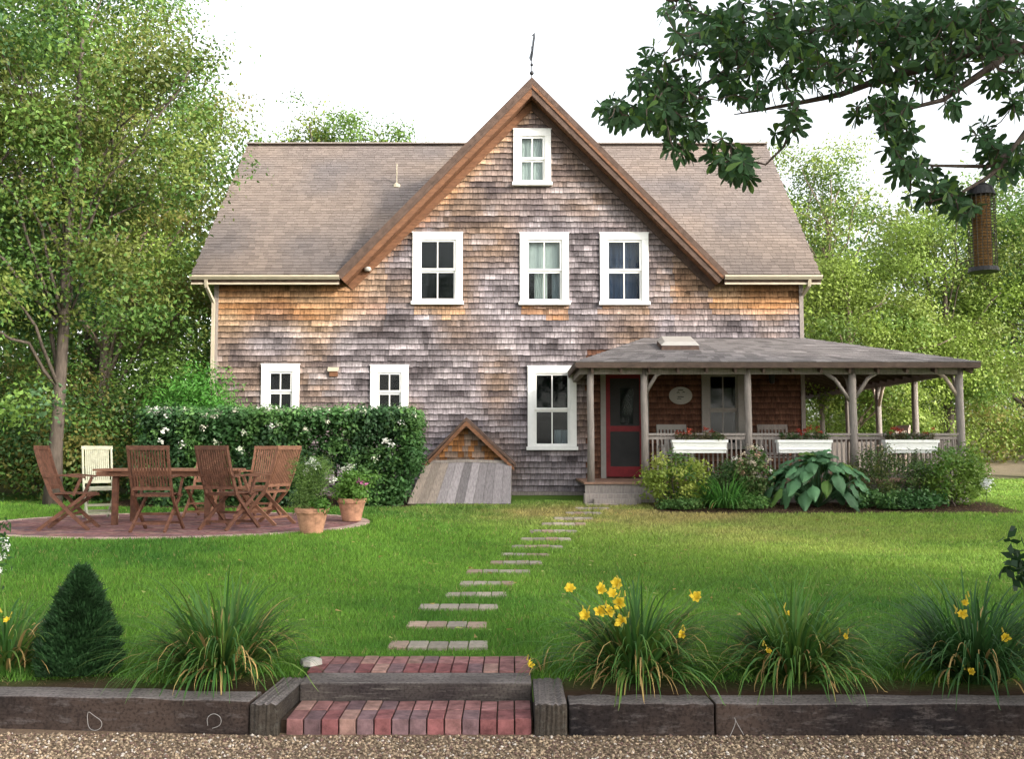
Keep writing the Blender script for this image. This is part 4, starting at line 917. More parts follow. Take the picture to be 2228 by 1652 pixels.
# hillside and understorey bushes, right
spots = [(9.0, 29, 1.9, 2.6, 'lime bush seen under the porch roof between its rear posts'), (11.5, 29.5, 1.8, 2.2, 'lime bush on the bank right of the rear porch posts'), (13.8, 30.5, 2.0, 2.0, 'low sunlit bush on the bank left of the corner post'),
         (16.8, 31, 2.2, 2.3, 'yellow green bush on the bank right of the corner porch post'), (10.2, 33.5, 2.6, 3.6, 'tall lime bush behind the rear end of the porch'), (15.0, 35, 3.0, 3.8, 'broad green bush high on the bank at the right'), (19.4, 33.5, 2.6, 3.4, 'dark green bush at the far right edge of the bank'), (17.8, 27.6, 1.5, 1.1, 'small low shrub on the sandy bank beyond the lawn')]
for i, (x, y, r, h, lb) in enumerate(spots): bush('bank_bush', lb, (x, y), (r, r * .8), h, [LIMEC, [G3, GL_, G2], LIMEC + [GY], [GY, G3, GL_]][i % 4] if i != 6 else DARKC, 70, 90, .12, .06, .32, 'bushes on the bank behind the house')
# understorey left
spots = [(-6.9, 20.2, 1.4, 3.2, 'olive bush beside the left corner of the house'), (-9.0, 19.6, 1.6, 3.0, 'shadowy bush behind the trunk of the pale tree'), (-11.2, 19.0, 1.8, 3.2, 'dark bush at the left edge behind the patio'), (-8.2, 18.4, 1.1, 1.5, 'low dark undergrowth bush behind the bleached chair')]
for i, (x, y, r, h, lb) in enumerate(spots): bush('undergrowth_bush', lb, (x, y), (r, r * .7), h, OLV + DARKC[:2] if i else [G1, G2, OLV[0]], 80, 100, .10, .05, .3, 'bushes under the left trees')
bush('feathery_bush', 'bright feathery green bush in front of the left corner of the house', (at(425, 850, 18.7).x, 18.7), (1.0, .45), 2.45, [[.07, .22, .03], [.11, .28, .045]], 90, 150, .10, .028, .20)
# distant wood (one mass)
C = []
for (x0, x1, y0, y1, h, n_) in ((-34, -7, 30, 40, 9.5, 420), (7.5, 38, 36, 48, 8.8, 640), (-34, -9.5, 22, 28, 4.5, 200), (-16, -6.2, 28.5, 34, 7.0, 160)):
    X = x0 + (x1 - x0) * rng.random(n_); Y = y0 + (y1 - y0) * rng.random(n_); Z = gz(X, Y) + h * rng.random(n_) ** .8 * (.75 + .35 * noise2(X, Y, 4)); C.append(np.stack([X, Y, Z], 1))
C = np.vstack(C); V, Fq, Cc = foliage(C, 130, .8, .22, .13, [G1, G2, GD, G3], .5); tag(mkobj('distant_wood', V, Fq, M['leaf'], col=Cc, org=(0, 35, 0)), 'dense green woodland closing off the view behind the garden', 'woodland', kind='stuff')
# ---- unseen trees: sun-side ones added for their shade, rear ones for window reflections
for i, (x, y, h, cr) in enumerate([(13.2, 11.2, 7.2, 2.6), (12.3, 3.2, 7.0, 1.7), (17.0, -1.5, 15.5, 3.4), (9.8, -1.2, 9.0, 3.6), (20.5, 3.0, 14.5, 3.0)]):
    tree('shade_tree', ['round tree outside the right edge shading the porch', 'round tree outside the right edge shading the lawn', 'tall tree to the right behind the photographer', 'round tree to the right of the photographer', 'tall tree far outside the right edge'][i], (x, y), h, .2,
         [(0, 0, h * (.62 if h < 10 else .72), cr, cr, h * .34 if h < 10 else 3.6, 150)], DARKC + [G2], .24, .15, 60, .5, limbs=8)
for i, (x, y) in enumerate([(-9, -13), (-2, -14), (6, -15)]):
    tree('shade_tree', ['broad tree behind the photographer on the left', 'broad tree directly behind the photographer', 'broad tree behind the photographer on the right'][i], (x, y), 14, .3, [(0, 0, 8.2, 4.2, 3, 5.2, 90)], DARKC + [G2], .26, .16, 45, .8, limbs=6)

# ------------------------------------------------------------------ hedge with white flowers
def box_hedge():
    y0, y1 = 16.85, 17.65; xl = at(322, 950, 17.3).x; xr = at(905, 950, 17.0).x; zt = at(600, 893, 17.2).z; zb = .62
    t = thing('hedge', 'clipped dark green hedge with white flowers along its top in front of the house', 'hedge', ((xl + xr) / 2, 17.25, zb))
    N = 1500; X = xl + (xr - xl) * rng.random(N); Z = zb + (zt - zb - .08) * rng.random(N); Y = y0 + (y1 - y0) * rng.random(N) ** 1.8
    g0, g1 = at(690, 1000, 17).x, at(748, 1000, 17).x; gt = at(700, 1012, 17).z
    top = rng.random(N) < .22; Z[top] = zt - .07 - .08 * rng.random(top.sum())
    rr = rng.random(N) < .1; X[rr] = xr - .12 * rng.random(rr.sum())
    # rounded right end and the opening where the wall shows through
    rd = (X > xr - .3) & (Z > zt - .3) & (((X - xr + .3) ** 2 + (Z - zt + .3) ** 2) > .3 ** 2)
    rd |= X > xr - .32 * np.clip(1 - (Z - zb) / .8, 0, 1)
    k = ~((X > g0) & (X < g1) & (Z < gt)) & ~rd
    P = np.stack([X, Y, Z], 1)[k]
    V, Fq, Cc = foliage(P, 55, .075, .075, .045, [[.045, .12, .033], [.062, .15, .04], [.09, .19, .048], [.035, .09, .03]], .5, .9)
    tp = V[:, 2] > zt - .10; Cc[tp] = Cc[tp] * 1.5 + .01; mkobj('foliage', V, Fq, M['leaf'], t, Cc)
    m = MB()
    for k in range(12): xx = xl + (xr - xl) * (k + .5) / 12; limb(m, (xx, 17.3, zb - .02), (xx + random.uniform(-.2, .2), 17.3, zt - .2), .03, .01)
    m.build('stems', M['bark'], t)
    n = 130; X = np.concatenate([xl + .15 + rng.random(n) ** 1.5 * (xr - xl) * .95]); Z = zt - .05 + .09 * rng.random(n) - .03; Y = y0 - .03 + .5 * rng.random(n)
    e = 22; X2 = xl + .2 + (xr - xl - .2) * rng.random(e); Z2 = zt - .1 - 1.2 * rng.random(e) ** 2; Y2 = np.full(e, y0 - .09)
    C = np.stack([np.r_[X, X2], np.r_[Y, Y2], np.r_[Z, Z2]], 1); V, Fq, Cc = foliage(C, 18, .032, .05, .04, [[.75, .74, .60], [.68, .72, .55], [.8, .8, .72]], .1)
    mkobj('blossoms', V, Fq, M['petal'], t, Cc)
box_hedge()
# ------------------------------------------------------------------ strap leaved plants
def straps(n, base, spread, Lr, wd, cols, upb=1.2, arch=1.0, rings=8, straw=.1):
    V = []; Fq = []; C = []; cols = np.array(cols)
    for i in range(n):
        a = random.uniform(0, 6.283); r0 = spread * math.sqrt(random.random()); p = np.array([base[0] + r0 * math.cos(a), base[1] + r0 * math.sin(a), base[2]])
        a += random.uniform(-.5, .5); L_ = random.uniform(*Lr) * random.choice([1, 1, .75]); th = random.uniform(.12, .95) * upb; bend = random.uniform(1.0, 2.6) * arch; w_ = wd * random.uniform(.7, 1.3)
        dh = np.array([math.cos(a), math.sin(a), 0]); sd = np.array([-math.sin(a), math.cos(a), 0]); o = len(V)
        c = cols[random.randrange(len(cols))] * random.uniform(.7, 1.35)
        if random.random() < straw: c = np.array([.42, .29, .11]) * random.uniform(.6, 1.2); bend *= 1.5; L_ *= .8
        for k in range(rings + 1):
            t = k / rings; ww = w_ * (1 - t ** 2.5) * (.7 + .3 * math.sin(math.pi * min(t * 1.3, 1))) + .001
            V += [p - sd * ww / 2, p + sd * ww / 2 ]; C += [c * (.8 + .4 * t)] * 2
            ang = th + bend * t * t; p = p + (dh * math.sin(ang) + np.array([0, 0, math.cos(ang)])) * L_ / rings
            if p[2] < base[2] + .006: p[2] = base[2] + .006
            if k < rings: Fq.append((o + 2 * k, o + 2 * k + 1, o + 2 * k + 3, o + 2 * k + 2))
    return np.array(V), np.array(Fq), np.array(C)
def lily_flower(m, c, d, s=.05, colr=(.70, .50, .035)):
    c = Vector(c); d = Vector(d).normalized(); x = d.orthogonal().normalized(); y = d.cross(x)
    for k in range(6):
        a = k * math.pi / 3 + random.uniform(-.15, .15); o = x * math.cos(a) + y * math.sin(a); q = d.cross(o); cc = np.array(colr) * random.uniform(.8, 1.15)
        L_ = s * random.uniform(.75, 1.0); P = [c, c + d * L_ * .5 + o * L_ * .25 - q * L_ * .16, c + d * L_ * .5 + o * L_ * .25 + q * L_ * .16, c + d * L_ * .85 + o * L_ * .5 - q * L_ * .26, c + d * L_ * .85 + o * L_ * .5 + q * L_ * .26, c + d * L_ * .85 + o * L_ * .78]
        m.add([tuple(p) for p in P], [(0, 1, 2), (1, 3, 4, 2), (3, 5, 4)], cc)
def daylily(label, px, Y, n, Lr, flowers=(), spread=.12, cols=([.045, .12, .025], [.07, .16, .03], [.10, .17, .03]), wd=.018, straw=.2, zz=None):
    x = at(px, 1450, Y).x; z = float(gz(x, Y)) + .01 if zz is None else zz; t = thing('daylily', label, 'daylily', (x, Y, z), 'strappy daylily clumps behind the timbers')
    V, Fq, C = straps(n, (x, Y, z), spread, Lr, wd, cols, straw=straw); mkobj('leaves', V, Fq, M['blade'], t, C)
    if flowers:
        m = MB(); s = MB()
        for (fx, fy, dY, big) in flowers:
            q = at(fx, fy, Y + dY); s.tube([(x + (q.x - x) * .15, Y, z), ((q.x + x) / 2 + (q.x - x) * .1, Y + dY * .6, (q.z + z) / 2 + .05), (q.x, Y + dY, q.z)], .0035, 5)
            d = Vector((random.uniform(-.6, .6), -1, random.uniform(0, .9)))
            q.y -= .14; m = MB(); lily_flower(m, q, d, big * 1.15)
            for _ in range(2): e = q + Vector((random.uniform(-.03, .03), .01, random.uniform(-.01, .04))); m.tube([e, e + Vector((random.uniform(-.02, .02), 0, .035))], [.006, .003], 5, col=(.5, .40, .06))
            m.build('flower', M['petal'], t)
        s.build('flower_stalks', M['bark'] if 0 else M['stalk'], t)
M['stalk'] = mat('green stalk', (.09, .14, .035), rough=.7, var=.2, bump=0)
daylily('large daylily clump with no flowers between the cone shrub and brick steps', 480, 6.48, 640, (.5, .92), (), .17, straw=.16)
daylily('daylily clump with many yellow flowers right of the brick steps', 1385, 6.42, 640, (.5, .92),
        [(1235, 1280, -.1, .045), (1298, 1278, -.05, .05), (1335, 1268, 0, .05), (1345, 1305, -.12, .062), (1300, 1325, -.1, .055), (1275, 1335, -.1, .05), (1352, 1345, -.15, .055), (1505, 1297, 0, .05), (1475, 1375, -.1, .035), (1330, 1290, -.1, .045), (1318, 1322, -.12, .05)], .13)
daylily('daylily clump with small faded buds, middle of the right bed', 1730, 6.45, 640, (.48, .88), [(1820, 1378, -.1, .028), (1655, 1410, -.1, .03), (1700, 1330, 0, .028)], .15, straw=.14)
daylily('dark daylily clump with yellow blooms at the right edge of the bed', 2120, 6.43, 700, (.48, .88), [(2068, 1328, -.1, .042), (2163, 1380, -.1, .042), (2083, 1452, -.18, .038), (2078, 1305, -.05, .03)], .17, ([.03, .085, .022], [.045, .11, .028]), straw=.06)
daylily('daylily clump with orange tips cut by the left edge of the frame', 5, 6.7, 260, (.40, .70), [(18, 1330, -.1, .03), (40, 1345, -.1, .03)], .15, straw=.16)
daylily('single low daylily sprig at the right end of the upper brick step', 1180, 6.62, 26, (.15, .30), [(1150, 1440, -.1, .035)], .05, wd=.012)
# cone shrub
cxs = at(172, 1460, 6.60); zc = float(gz(cxs.x, 6.60)); cone = thing('cone_shrub', 'dense dark green cone shaped dwarf conifer behind the left timber', 'shrub', (cxs.x, 6.60, zc))
Hc = at(172, 1240, 6.60).z - zc; N = 26000; u = rng.random(N) ** .8; hh = 1 - np.sqrt(rng.random(N)); hh = rng.random(N) ** 1.35
a = rng.random(N) * 6.283; rad = .235 * np.sin(np.clip((1 - hh) * 1.05, 0, 1) * 1.5) ** .8 * (.72 + .3 * rng.random(N)) * (1 + .42 * (noise2(a * 2.2, hh * 14, .6) - .5))
P = np.stack([cxs.x + rad * np.cos(a), 6.60 + rad * np.sin(a), zc + .02 + hh * Hc * .97], 1); D = np.stack([np.cos(a), np.sin(a), .5 + rng.random(N)], 1) + rvec(N) * .5
col = np.array([.030, .078, .026]) * (.45 + 1.1 * rng.random((N, 1))) * (.6 + .8 * noise2(a * 1.5, hh * 9, .5))[:, None]; V, Fq, Cc = leaf_mesh(P, .034 + .035 * rng.random(N) ** 4, .011, col, D); mkobj('foliage', V, Fq, M['leaf'], cone, Cc)
m = MB(); m.tube([(cxs.x, 6.60, zc - .02), (cxs.x, 6.60, zc + Hc * .9)], [.03, .006], 7); m.build('trunk', M['bark'], cone)
m = MB(); core = [(.19, .0), (.185, .1), (.15, .28), (.09, .48), (.04, Hc * .9)]; m.lathe([(r * .85, z) for r, z in core], (cxs.x, 6.60, zc + .01), 16); m.build('dense_core', mat('conifer core', (.010, .025, .010), rough=1, var=.5, bump=0), cone)
# white flower sprig at left edge and leafy sapling at right edge
def sprig(name, label, px, py, Y, n, cols, L_, W_, rad, stempts, cat, mtl='oakleaf'):
    q = at(px, py, Y); zb = float(gz(q.x, Y)); t = thing(name, label, cat, (at(stempts[0], 1400, Y).x, Y, zb)); m = MB(); bx = at(stempts[0], 1400, Y).x
    pts = []
    for k in range(7):
        f = k / 6; pts.append((bx + (q.x - bx) * f, Y, zb + (q.z - zb) * f))
    m.tube(pts, [.007 * (1.2 - k / 7) for k in range(7)], 6); m.build('stem', M['stalk'], t)
    C = np.array([q]) + rng.normal(size=(n, 3)) * rad; V, Fq, Cc = leaf_mesh(C, L_, W_, np.array(cols) * (.7 + .5 * rng.random((n, 1)))); return t, V, Fq, Cc
t, V, Fq, Cc = sprig('white_phlox', 'white flower head poking in at the left edge above the lawn', 8, 1185, 6.9, 60, [.03, .09, .02], .05, .02, (.02, .03, .12), (-15,), 'flower'); mkobj('leaves', V, Fq, M['leaf'], t, Cc)
C = np.array([at(8, 1175, 6.9), at(12, 1190, 6.88), at(4, 1212, 6.9), at(3, 1240, 6.9)]); V, Fq, Cc = foliage(C, 30, .014, .02, .016, [[.78, .78, .74]], .1); mkobj('blossoms', V, Fq, M['petal'], t, Cc)
t, V, Fq, Cc = sprig('leafy_sapling', 'dark leafy sapling reaching in at the right edge of the lawn', 2222, 1225, 5.9, 70, [.018, .05, .016], .085, .045, (.05, .06, .10), (2245,), 'sapling'); mkobj('leaves', V, Fq, M['leaf'], t, Cc)

# ------------------------------------------------------------------ flowerpots
def pot(px, py, Y, r, h, lb):
    x = at(px, py, Y).x; z = ZP + .004; t = thing('flowerpot', lb, 'flowerpot', (x, Y, z))
    m = MB(); m.lathe([(r * .60, 0), (r * .64, .01), (r * .90, h * .80), (r * .90, h * .81), (r * 1.0, h * .815), (r * 1.02, h * .99), (r * .98, h), (r * .90, h * .985), (r * .86, h * .86), (.01, h * .86)], (x, Y, z), 36)
    m.build('pot', M['terra'], t, smooth_=False); m = MB(); m.lathe([(r * .86, h * .865), (.01, h * .89)], (x, Y, z), 20); m.build('soil', M['soil'], t)
    return t, x, z + h * .88
t, x, z = pot(678, 1160, 12.05, .205, .305, 'front terracotta pot with tall feathery plant on the patio edge')
C = np.stack([x - .02 + rng.normal(size=60) * .09, 12.05 + rng.normal(size=60) * .09, z + .05 + .52 * rng.random(60)], 1); V, Fq, Cc = foliage(C, 75, .05, .05, .009, [[.09, .17, .04], [.13, .22, .05]], .3, 1.2)
C2 = np.stack([x + .12 + rng.normal(size=14) * .06, 11.95 + rng.normal(size=14) * .06, z + .02 + .1 * rng.random(14)], 1); a_ = foliage(C2, 30, .035, .04, .03, [[.09, .20, .03]], .3)
V, Fq, Cc = join_meshes([(V, Fq, Cc), a_]); mkobj('plant', V, Fq, M['leaf'], t, Cc)
C = np.array([[x + .0, 12.03, z + .60], [x + .06, 12.0, z + .55], [x - .05, 12.05, z + .57]]); V, Fq, Cc = foliage(C, 40, .028, .03, .02, [[.62, .66, .55]], .1); mkobj('blossoms', V, Fq, M['petal'], t, Cc)
t, x, z = pot(765, 1131, 14.1, .205, .32, 'rear terracotta pot with pink geranium beside the lawn')
C = np.stack([x + rng.normal(size=55) * .12, 14.1 + rng.normal(size=55) * .1, z + .03 + .38 * rng.random(55)], 1); V, Fq, Cc = foliage(C, 40, .055, .055, .035, [[.08, .19, .03], [.12, .25, .04]], .3); mkobj('plant', V, Fq, M['leaf'], t, Cc)
C = np.array([[x + .14, 13.97, z + .27], [x + .18, 14.0, z + .24], [x + .1, 13.98, z + .29]]); V, Fq, Cc = foliage(C, 45, .025, .03, .025, [[.75, .14, .40], [.70, .20, .45]], .1); C = np.array([[x - .1, 14.0, z + .45], [x - .02, 14.05, z + .48]])
b_ = foliage(C, 40, .03, .035, .02, [[.6, .62, .5]], .1); V, Fq, Cc = join_meshes([(V, Fq, Cc), b_]); mkobj('blossoms', V, Fq, M['petal'], t, Cc)

# ------------------------------------------------------------------ porch bed plants
BX = lambda px, Y=16.9: at(px, 1050, Y).x
bush('variegated_shrub', 'yellow and green variegated shrub beside the porch step', (BX(1468), 16.85), (.62, .42), .86, [[.20, .27, .04], [.34, .38, .08], [.08, .17, .03], [.26, .33, .05]], 110, 34, .075, .035, .075)
bush('dark_shrub', 'rounded dark green shrub between the hosta and the right end shrub', (BX(1940), 17.0), (.78, .42), .98, [[.055, .11, .025], [.08, .13, .03], [.12, .14, .035]], 110, 60, .05, .022, .085)
bush('variegated_shrub', 'light green flowering shrub at the right end of the porch bed', (BX(2078), 16.95), (.58, .44), 1.0, [[.16, .26, .04], [.10, .20, .035], [.30, .34, .09], [.05, .13, .03]], 120, 36, .07, .035, .075)
bush('ground_cover_plant', 'low glossy leafed plant in front of the dark shrub', (BX(1950, 16.55), 16.55), (.85, .22), .30, [[.05, .13, .035], [.09, .19, .05]], 90, 30, .07, .04, .055)
t = bush('hydrangea', 'faded cream and brown hydrangea between daylily and hosta', (BX(1640), 17.0), (.33, .3), .95, [[.07, .15, .03], [.12, .16, .05]], 60, 34, .07, .04, .07)
C = ell_pts(34, (BX(1640), 16.9, float(gz(BX(1640), 17)) + .72), (.32, .22, .30), .6); V, Fq, Cc = foliage(C, 22, .03, .035, .028, [[.62, .52, .40], [.42, .26, .18], [.74, .70, .62]], .3); mkobj('blossoms', V, Fq, M['petal'], t, Cc)
bush('dark_shrub', 'dark green shrub filling the bed behind the strappy daylily', (BX(1590), 17.15), (.55, .25), .70, [[.05, .12, .03], [.08, .15, .04]], 80, 50, .05, .025, .08)
bush('ground_cover_plant', 'low green mounded plant between the daylily and the hosta', (BX(1625, 16.55), 16.55), (.32, .2), .20, [[.10, .20, .05], [.13, .25, .06]], 40, 40, .06, .03, .05)
bush('ground_cover_plant', 'low leafy plant at the foot of the yellow variegated shrub', (BX(1480, 16.5), 16.5), (.40, .16), .16, [[.08, .17, .04], [.11, .2, .05]], 40, 40, .05, .03, .05)
zb = float(gz(BX(1565), 16.7)); t = thing('daylily', 'bright green daylily clump in front of the porch flower box', 'daylily', (BX(1570), 16.65, zb), 'strappy plants in the porch bed')
V, Fq, C = straps(330, (BX(1570), 16.65, zb + .01), .24, (.5, .90), .024, ([.07, .20, .035], [.11, .27, .05], [.05, .15, .03]), straw=.01); mkobj('leaves', V, Fq, M['blade'], t, C)
t = thing('white_bloom', 'single white mophead bloom at the right end of the porch bed', 'flower', (BX(2145, 16.6), 16.6, .68)); q = at(2146, 1050, 16.6)
V, Fq, Cc = foliage(np.array([q]), 160, .045, .035, .03, [[.8, .8, .8]], .1, 1); mkobj('blossoms', V, Fq, M['petal'], t, Cc); m = MB(); m.tube([(q.x, 16.62, .68), tuple(q)], .006, 5); m.build('stem', M['stalk'], t)
# hosta
hx, hy = BX(1778, 16.75), 16.75; hz = float(gz(hx, hy)); hosta = thing('hosta', 'large hosta with broad blue green leaves in the middle of the porch bed', 'hosta', (hx, hy, hz))
m = MB()
for i in range(96):
    a = random.uniform(0, 6.283); e = R(random.uniform(5, 88)); ca, sa, ce, se = math.cos(a), math.sin(a), math.cos(e), math.sin(e)
    rr_ = random.uniform(.8, 1.05); base = Vector((hx + ca * ce * .78 * rr_ - ca * se * .05, hy + sa * ce * .42 * rr_, hz + .22 + se * .68 * rr_))
    n_ = Vector((ca * ce, sa * ce, se)); d = (Vector((ca * se, sa * se, -ce)) + n_ * random.uniform(.1, .7) + Vector((random.uniform(-.4, .4), random.uniform(-.3, .3), 0))).normalized()
    sd = n_.cross(d).normalized(); nn = -sd.cross(d); L_ = random.uniform(.22, .33); W_ = L_ * .8
    prof = [0, .62, .92, 1, .9, .66, .32, 0]; V = []; nr = len(prof); c = np.array([.095, .21, .095]) * random.uniform(.55, 1.5) * (np.array([1.5, 1.2, .6]) if random.random() < .12 else 1)
    for k, pw in enumerate(prof):
        f = k / (nr - 1); cen = base + d * L_ * f - Vector((0, 0, 1)) * L_ * .35 * f * f
        for s in (-1, -.5, 0, .5, 1): V.append(tuple(cen + sd * s * pw * W_ / 2 + nn * (-abs(s) * .045 + .012 * math.sin(k * 2.1 + s * 5))))
    Fq = [(k * 5 + j, k * 5 + j + 1, (k + 1) * 5 + j + 1, (k + 1) * 5 + j) for k in range(nr - 1) for j in range(4)]; m.add(V, Fq, c)
    m.tube([(hx, hy, hz), tuple((Vector((hx, hy, hz)) + base) / 2 + Vector((0, 0, .05))), tuple(base)], .006, 4, col=c)
m.build('leaves', M['oakleaf'], hosta, smooth_=True)
# flower boxes
def flowerbox(x0, x1, lb, seed):
    a = at(x0, 960, 17.38).x; b = at(x1, 960, 17.38).x; z1 = at(1500, 958, 17.38).z; z0 = at(1500, 986, 17.38).z; t = thing('flower_box', lb, 'flower box', ((a + b) / 2, 17.38, z0), 'white boxes hung along the porch railing')
    m = MB(); y0, y1 = 17.28, 17.46; e = .02
    m.hexa([(a + e, y0 + e, z0), (b - e, y0 + e, z0), (b - e, y1, z0), (a + e, y1, z0), (a, y0, z1), (b, y0, z1), (b, y1, z1), (a, y1, z1)]); m.box(a - .012, b + .012, y0 - .012, y1 + .005, z1 - .045, z1 + .003); m.box(a + .004, b - .004, y0 - .002, y0 + .02, z0 + .055, z0 + .07)
    m.build('trough', M['white'], t)
    n_ = 80; C = np.stack([a + .05 + (b - a - .1) * rng.random(n_), 17.37 + rng.normal(size=n_) * .04, z1 + .02 + .09 * rng.random(n_)], 1); V, Fq, Cc = foliage(C, 12, .025, .035, .03, [[.05, .10, .03], [.10, .09, .04]], .3); mkobj('plant', V, Fq, M['leaf'], t, Cc)
    C = np.stack([a + .08 + (b - a - .16) * rng.random(7), 17.34 + rng.normal(size=7) * .03, z1 + .10 + .12 * rng.random(7)], 1); V, Fq, Cc = foliage(C, 26, .022, .03, .025, [[.30, .03, .018], [.36, .06, .03]], .2); mkobj('blossoms', V, Fq, M['petal'], t, Cc)
flowerbox(1462, 1580, 'white flower box with red geraniums nearest the red door', 1); flowerbox(1690, 1806, 'white flower box half hidden by the hosta leaves', 2); flowerbox(1923, 2037, 'white flower box nearest the right corner post of the porch', 3)

# ------------------------------------------------------------------ overhanging oak and bird feeder
ox, oy = 4.3, 4.9
oak = thing('oak_tree', 'oak with broad dark leaves overhanging the upper right of the view', 'tree', (ox, oy, .1))
m = MB(); m.tube([(ox, oy, 0), (ox - .05, oy, 2), (ox + .05, oy - .1, 4), (ox + .2, oy - .3, 6.2), (ox + .3, oy - .4, 8.5)], [.32, .24, .20, .13, .04], 12)
BR = []   # branch polylines for twigs
def br(pts, r0, r1):
    P = [at(*p) if len(p) == 3 and p[2] > 0 else Vector(p) for p in pts]; n_ = len(P); m.tube([tuple(q) for q in P], [r0 + (r1 - r0) * k / (n_ - 1) for k in range(n_)], 7)
    for a_, b_ in zip(P[:-1], P[1:]):
        for k in range(5): BR.append(np.array(a_.lerp(b_, k / 5)))
def V3(x, y, z): return (x, y, z)
tj = Vector((ox, oy - .05, 3.2))
def br2(start, pts, r0, r1):
    P = [Vector(start)] + [at(*p) for p in pts]; n_ = len(P); m.tube([tuple(q) for q in P], [r0 + (r1 - r0) * k / (n_ - 1) for k in range(n_)], 7)
    for a_, b_ in zip(P[:-1], P[1:]):
        for k in range(6): BR.append(np.array(a_.lerp(b_, k / 6)))
br2((ox, oy, 3.5), [(2420, 130, 5.2), (2228, 105, 5.3), (2120, 110, 5.4), (2000, 150, 5.5), (1915, 172, 5.5), (1830, 205, 5.5), (1726, 226, 5.4), (1650, 240, 5.4), (1597, 249, 5.3)], .045, .003)
br2(at(2228, 105, 5.3), [(2100, 60, 5.5), (1950, 40, 5.6), (1800, 60, 5.6), (1650, 90, 5.5), (1500, 120, 5.4), (1420, 150, 5.3)], .03, .004)
br2(at(1650, 90, 5.5), [(1560, 170, 5.4), (1470, 220, 5.3), (1350, 240, 5.2)], .02, .005)
br2(at(1735, 222, 5.4), [(1722, 270, 5.35), (1706, 318, 5.3), (1666, 358, 5.3), (1610, 345, 5.25)], .012, .004)
br2(at(2200, 110, 5.3), [(2150, 150, 5.2), (2090, 190, 5.2), (2053, 217, 5.1), (1960, 240, 5.1), (1900, 230, 5.1)], .025, .005)
br2(at(2420, 130, 5.2), [(2260, 250, 5.1), (2200, 330, 5.0), (2151, 362, 5.0), (2031, 360, 5.0), (1950, 350, 5.0)], .024, .003)
br2(at(2200, 330, 5.0), [(2180, 360, 5.0), (2150, 385, 4.98), (2090, 420, 4.95), (2020, 440, 4.95)], .018, .004)
br2((ox + .05, oy - .1, 4.3), [(2300, -80, 5.4), (2100, -60, 5.6), (1850, -40, 5.6), (1600, -20, 5.5), (1450, 0, 5.4)], .1, .01)
m.build('trunk', M['bark'], oak, smooth_=True)
blobs = [(1345, 240, 42, 22, 11), (1420, 160, 45, 60, 18), (1430, 250, 40, 40, 12), (1490, 290, 50, 45, 16), (1480, 200, 60, 50, 22), (1570, 330, 28, 30, 6), (1612, 360, 34, 30, 11), (1540, 80, 80, 55, 34), (1470, 15, 40, 22, 6), (1640, 60, 90, 70, 44), (1620, 170, 70, 50, 22),
         (1780, 60, 90, 65, 40), (1770, 165, 80, 45, 20), (1730, 260, 26, 30, 4), (1900, 50, 100, 60, 44), (1900, 140, 80, 45, 26), (2030, 60, 90, 60, 42), (2040, 150, 70, 45, 20), (2170, 50, 80, 60, 40), (2190, 150, 60, 55, 18), (1862, 247, 22, 16, 2),
         (1930, 230, 48, 30, 13), (1955, 290, 40, 38, 15), (1985, 370, 36, 30, 9), (1945, 345, 30, 25, 6), (2005, 425, 34, 16, 5), (2090, 440, 32, 30, 10), (2060, 410, 26, 20, 5), (2140, 290, 28, 26, 5), (2190, 345, 50, 40, 16), (2215, 220, 20, 30, 4), (2060, 230, 30, 20, 3), (1700, 280, 20, 14, 2)]
LV = []; LF = []; LC = []; tw = MB(); BRA = np.array(BR)
prof = [(0, .05), (.22, .16), (.45, .30), (.68, .42), (.86, .34), (1.0, .04)]
ROS = []
def rosette(c, nl=8, s=.105, tint=1.0):
    c = np.array(c); ax = rvec(1)[0]; ax[2] -= .2; ax /= np.linalg.norm(ax); x = np.cross(ax, rvec(1)[0]); x /= np.linalg.norm(x); y = np.cross(ax, x); base = np.array([.042, .098, .036]) * tint
    for k in range(nl):
        a = 6.283 * k / nl + random.uniform(-.3, .3); o = x * math.cos(a) + y * math.sin(a); d = o * random.uniform(.7, 1) + ax * random.uniform(-.1, .7); d /= np.linalg.norm(d); sd = np.cross(ax, d); sd /= np.linalg.norm(sd); L_ = s * random.uniform(.65, 1.15); n0 = len(LV)
        cc = base * random.uniform(.6, 1.6)
        if random.random() < .16: cc = np.array([.10, .19, .04]) * tint
        for f, pw in prof:
            p = c + d * L_ * f - np.array([0, 0, 1]) * L_ * .2 * f * f
            LV.append(p - sd * pw * L_ * .42); LV.append(p + sd * pw * L_ * .42); LC.append(cc); LC.append(cc)
        for i in range(len(prof) - 1): LF.append((n0 + 2 * i, n0 + 2 * i + 1, n0 + 2 * i + 3, n0 + 2 * i + 2))
for (bx_, by_, rx_, ry_, cnt) in blobs:
    for _ in range(int(cnt * 2.1)):
        a = random.uniform(0, 6.283); r = math.sqrt(random.random()); Yc = random.uniform(4.9, 5.9) if by_ < 200 else random.uniform(4.85, 5.4)
        q = at(bx_ + rx_ * r * math.cos(a), by_ + ry_ * r * math.sin(a), Yc); rosette(q, random.randint(6, 9), random.uniform(.058, .090))
        ROS.append(np.array(q))
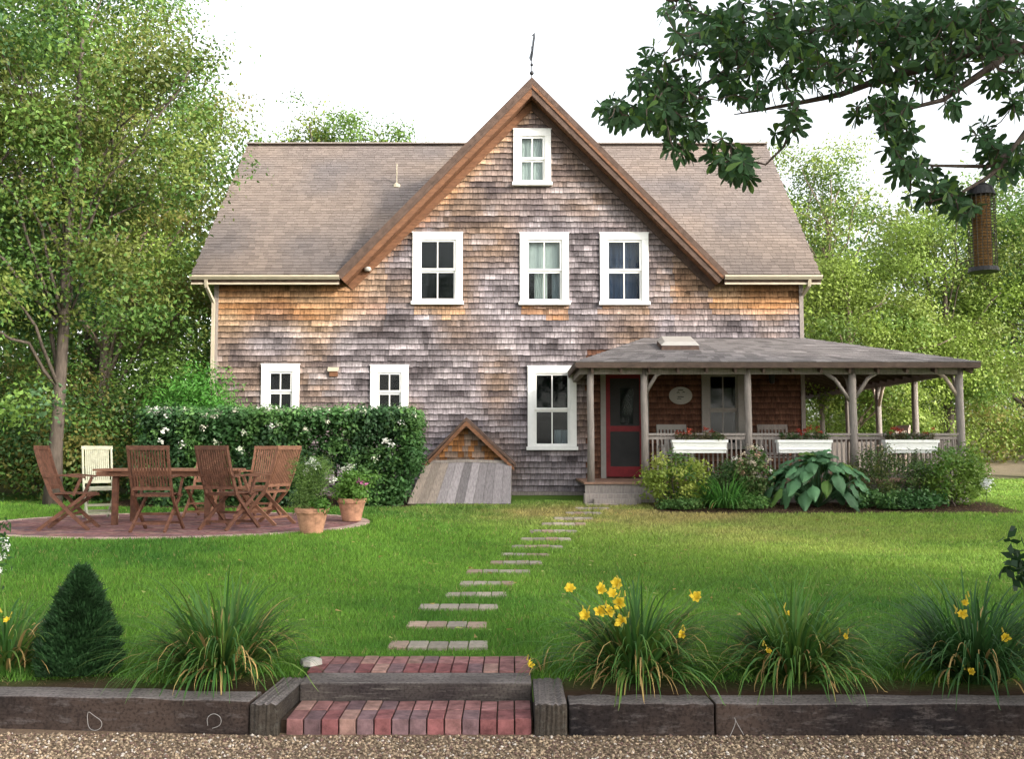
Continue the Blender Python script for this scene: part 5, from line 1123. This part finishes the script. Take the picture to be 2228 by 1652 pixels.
ROS.sort(key=lambda q: ((BRA - q) ** 2).sum(1).min())
for q in ROS:
        b0 = BRA[np.argmin(((BRA - q) ** 2).sum(1) + .0)]; BRA = np.vstack([BRA, (b0 + q) / 2, q]); mid = (b0 + np.array(q)) / 2 + np.array([0, 0, -.02]); tw.tube([tuple(b0), tuple(mid), tuple(q)], [.0045, .0035, .0025], 4)
# the rest of the crown above the frame
for _ in range(900):
    d = rvec(1)[0]; q = np.array([3.6, 3.6, 6.6]) + d * np.array([4.2, 2.6, 2.0]) * random.random() ** .5
    if q[2] < EYE + .50 * q[1] + .35: continue
    rosette(q, 8, .14)
mkobj('leaves', np.array(LV), np.array(LF), M['oakleaf'], oak, np.array(LC)); tw.build('twigs', M['bark'], oak)
# feeder
fa = at(2133, 408, 5.0); fb = at(2140, 592, 5.0); fd = thing('bird_feeder', 'cylindrical wire mesh bird feeder hanging from the oak branch', 'bird feeder', tuple(fb))
ax = (fb - fa); L_ = ax.length; dn = ax.normalized(); xx = dn.orthogonal().normalized(); yy_ = dn.cross(xx); rc = .062
def ring(f, r, n=20): return [fa + ax * f + (xx * math.cos(6.283 * k / n) + yy_ * math.sin(6.283 * k / n)) * r for k in range(n)]
m = MB(); m.tube([fa + ax * .0, fa + ax * .10], [.058, .072], 20); m.tube([fa - dn * .02, fa], [.03, .055], 20); m.build('lid', M['black'], fd)
m = MB(); m.tube([fa + ax * .95, fb], [.07, .075], 20); m.build('base_tray', M['black'], fd)
m = MB(); m.tube([fa + ax * .12, fa + ax * .94], [.045, .045], 16); m.build('seed_tube', M['seed'], fd)
m = MB()
for k in range(18):
    a = 6.283 * k / 18; o = (xx * math.cos(a) + yy_ * math.sin(a)) * .066; m.tube([fa + ax * .08 + o, fa + ax * .96 + o], .0020, 4)
for j in range(26): r_ = ring(.09 + .86 * j / 25, .066); m.tube(r_ + [r_[0]], .0020, 4, cap=False)
m.build('wire_cage', M['mesh'], fd)
m = MB(); m.tube([fa, at(2150, 385, 4.99)], .003, 5); m.build('hanger', M['black'], fd)
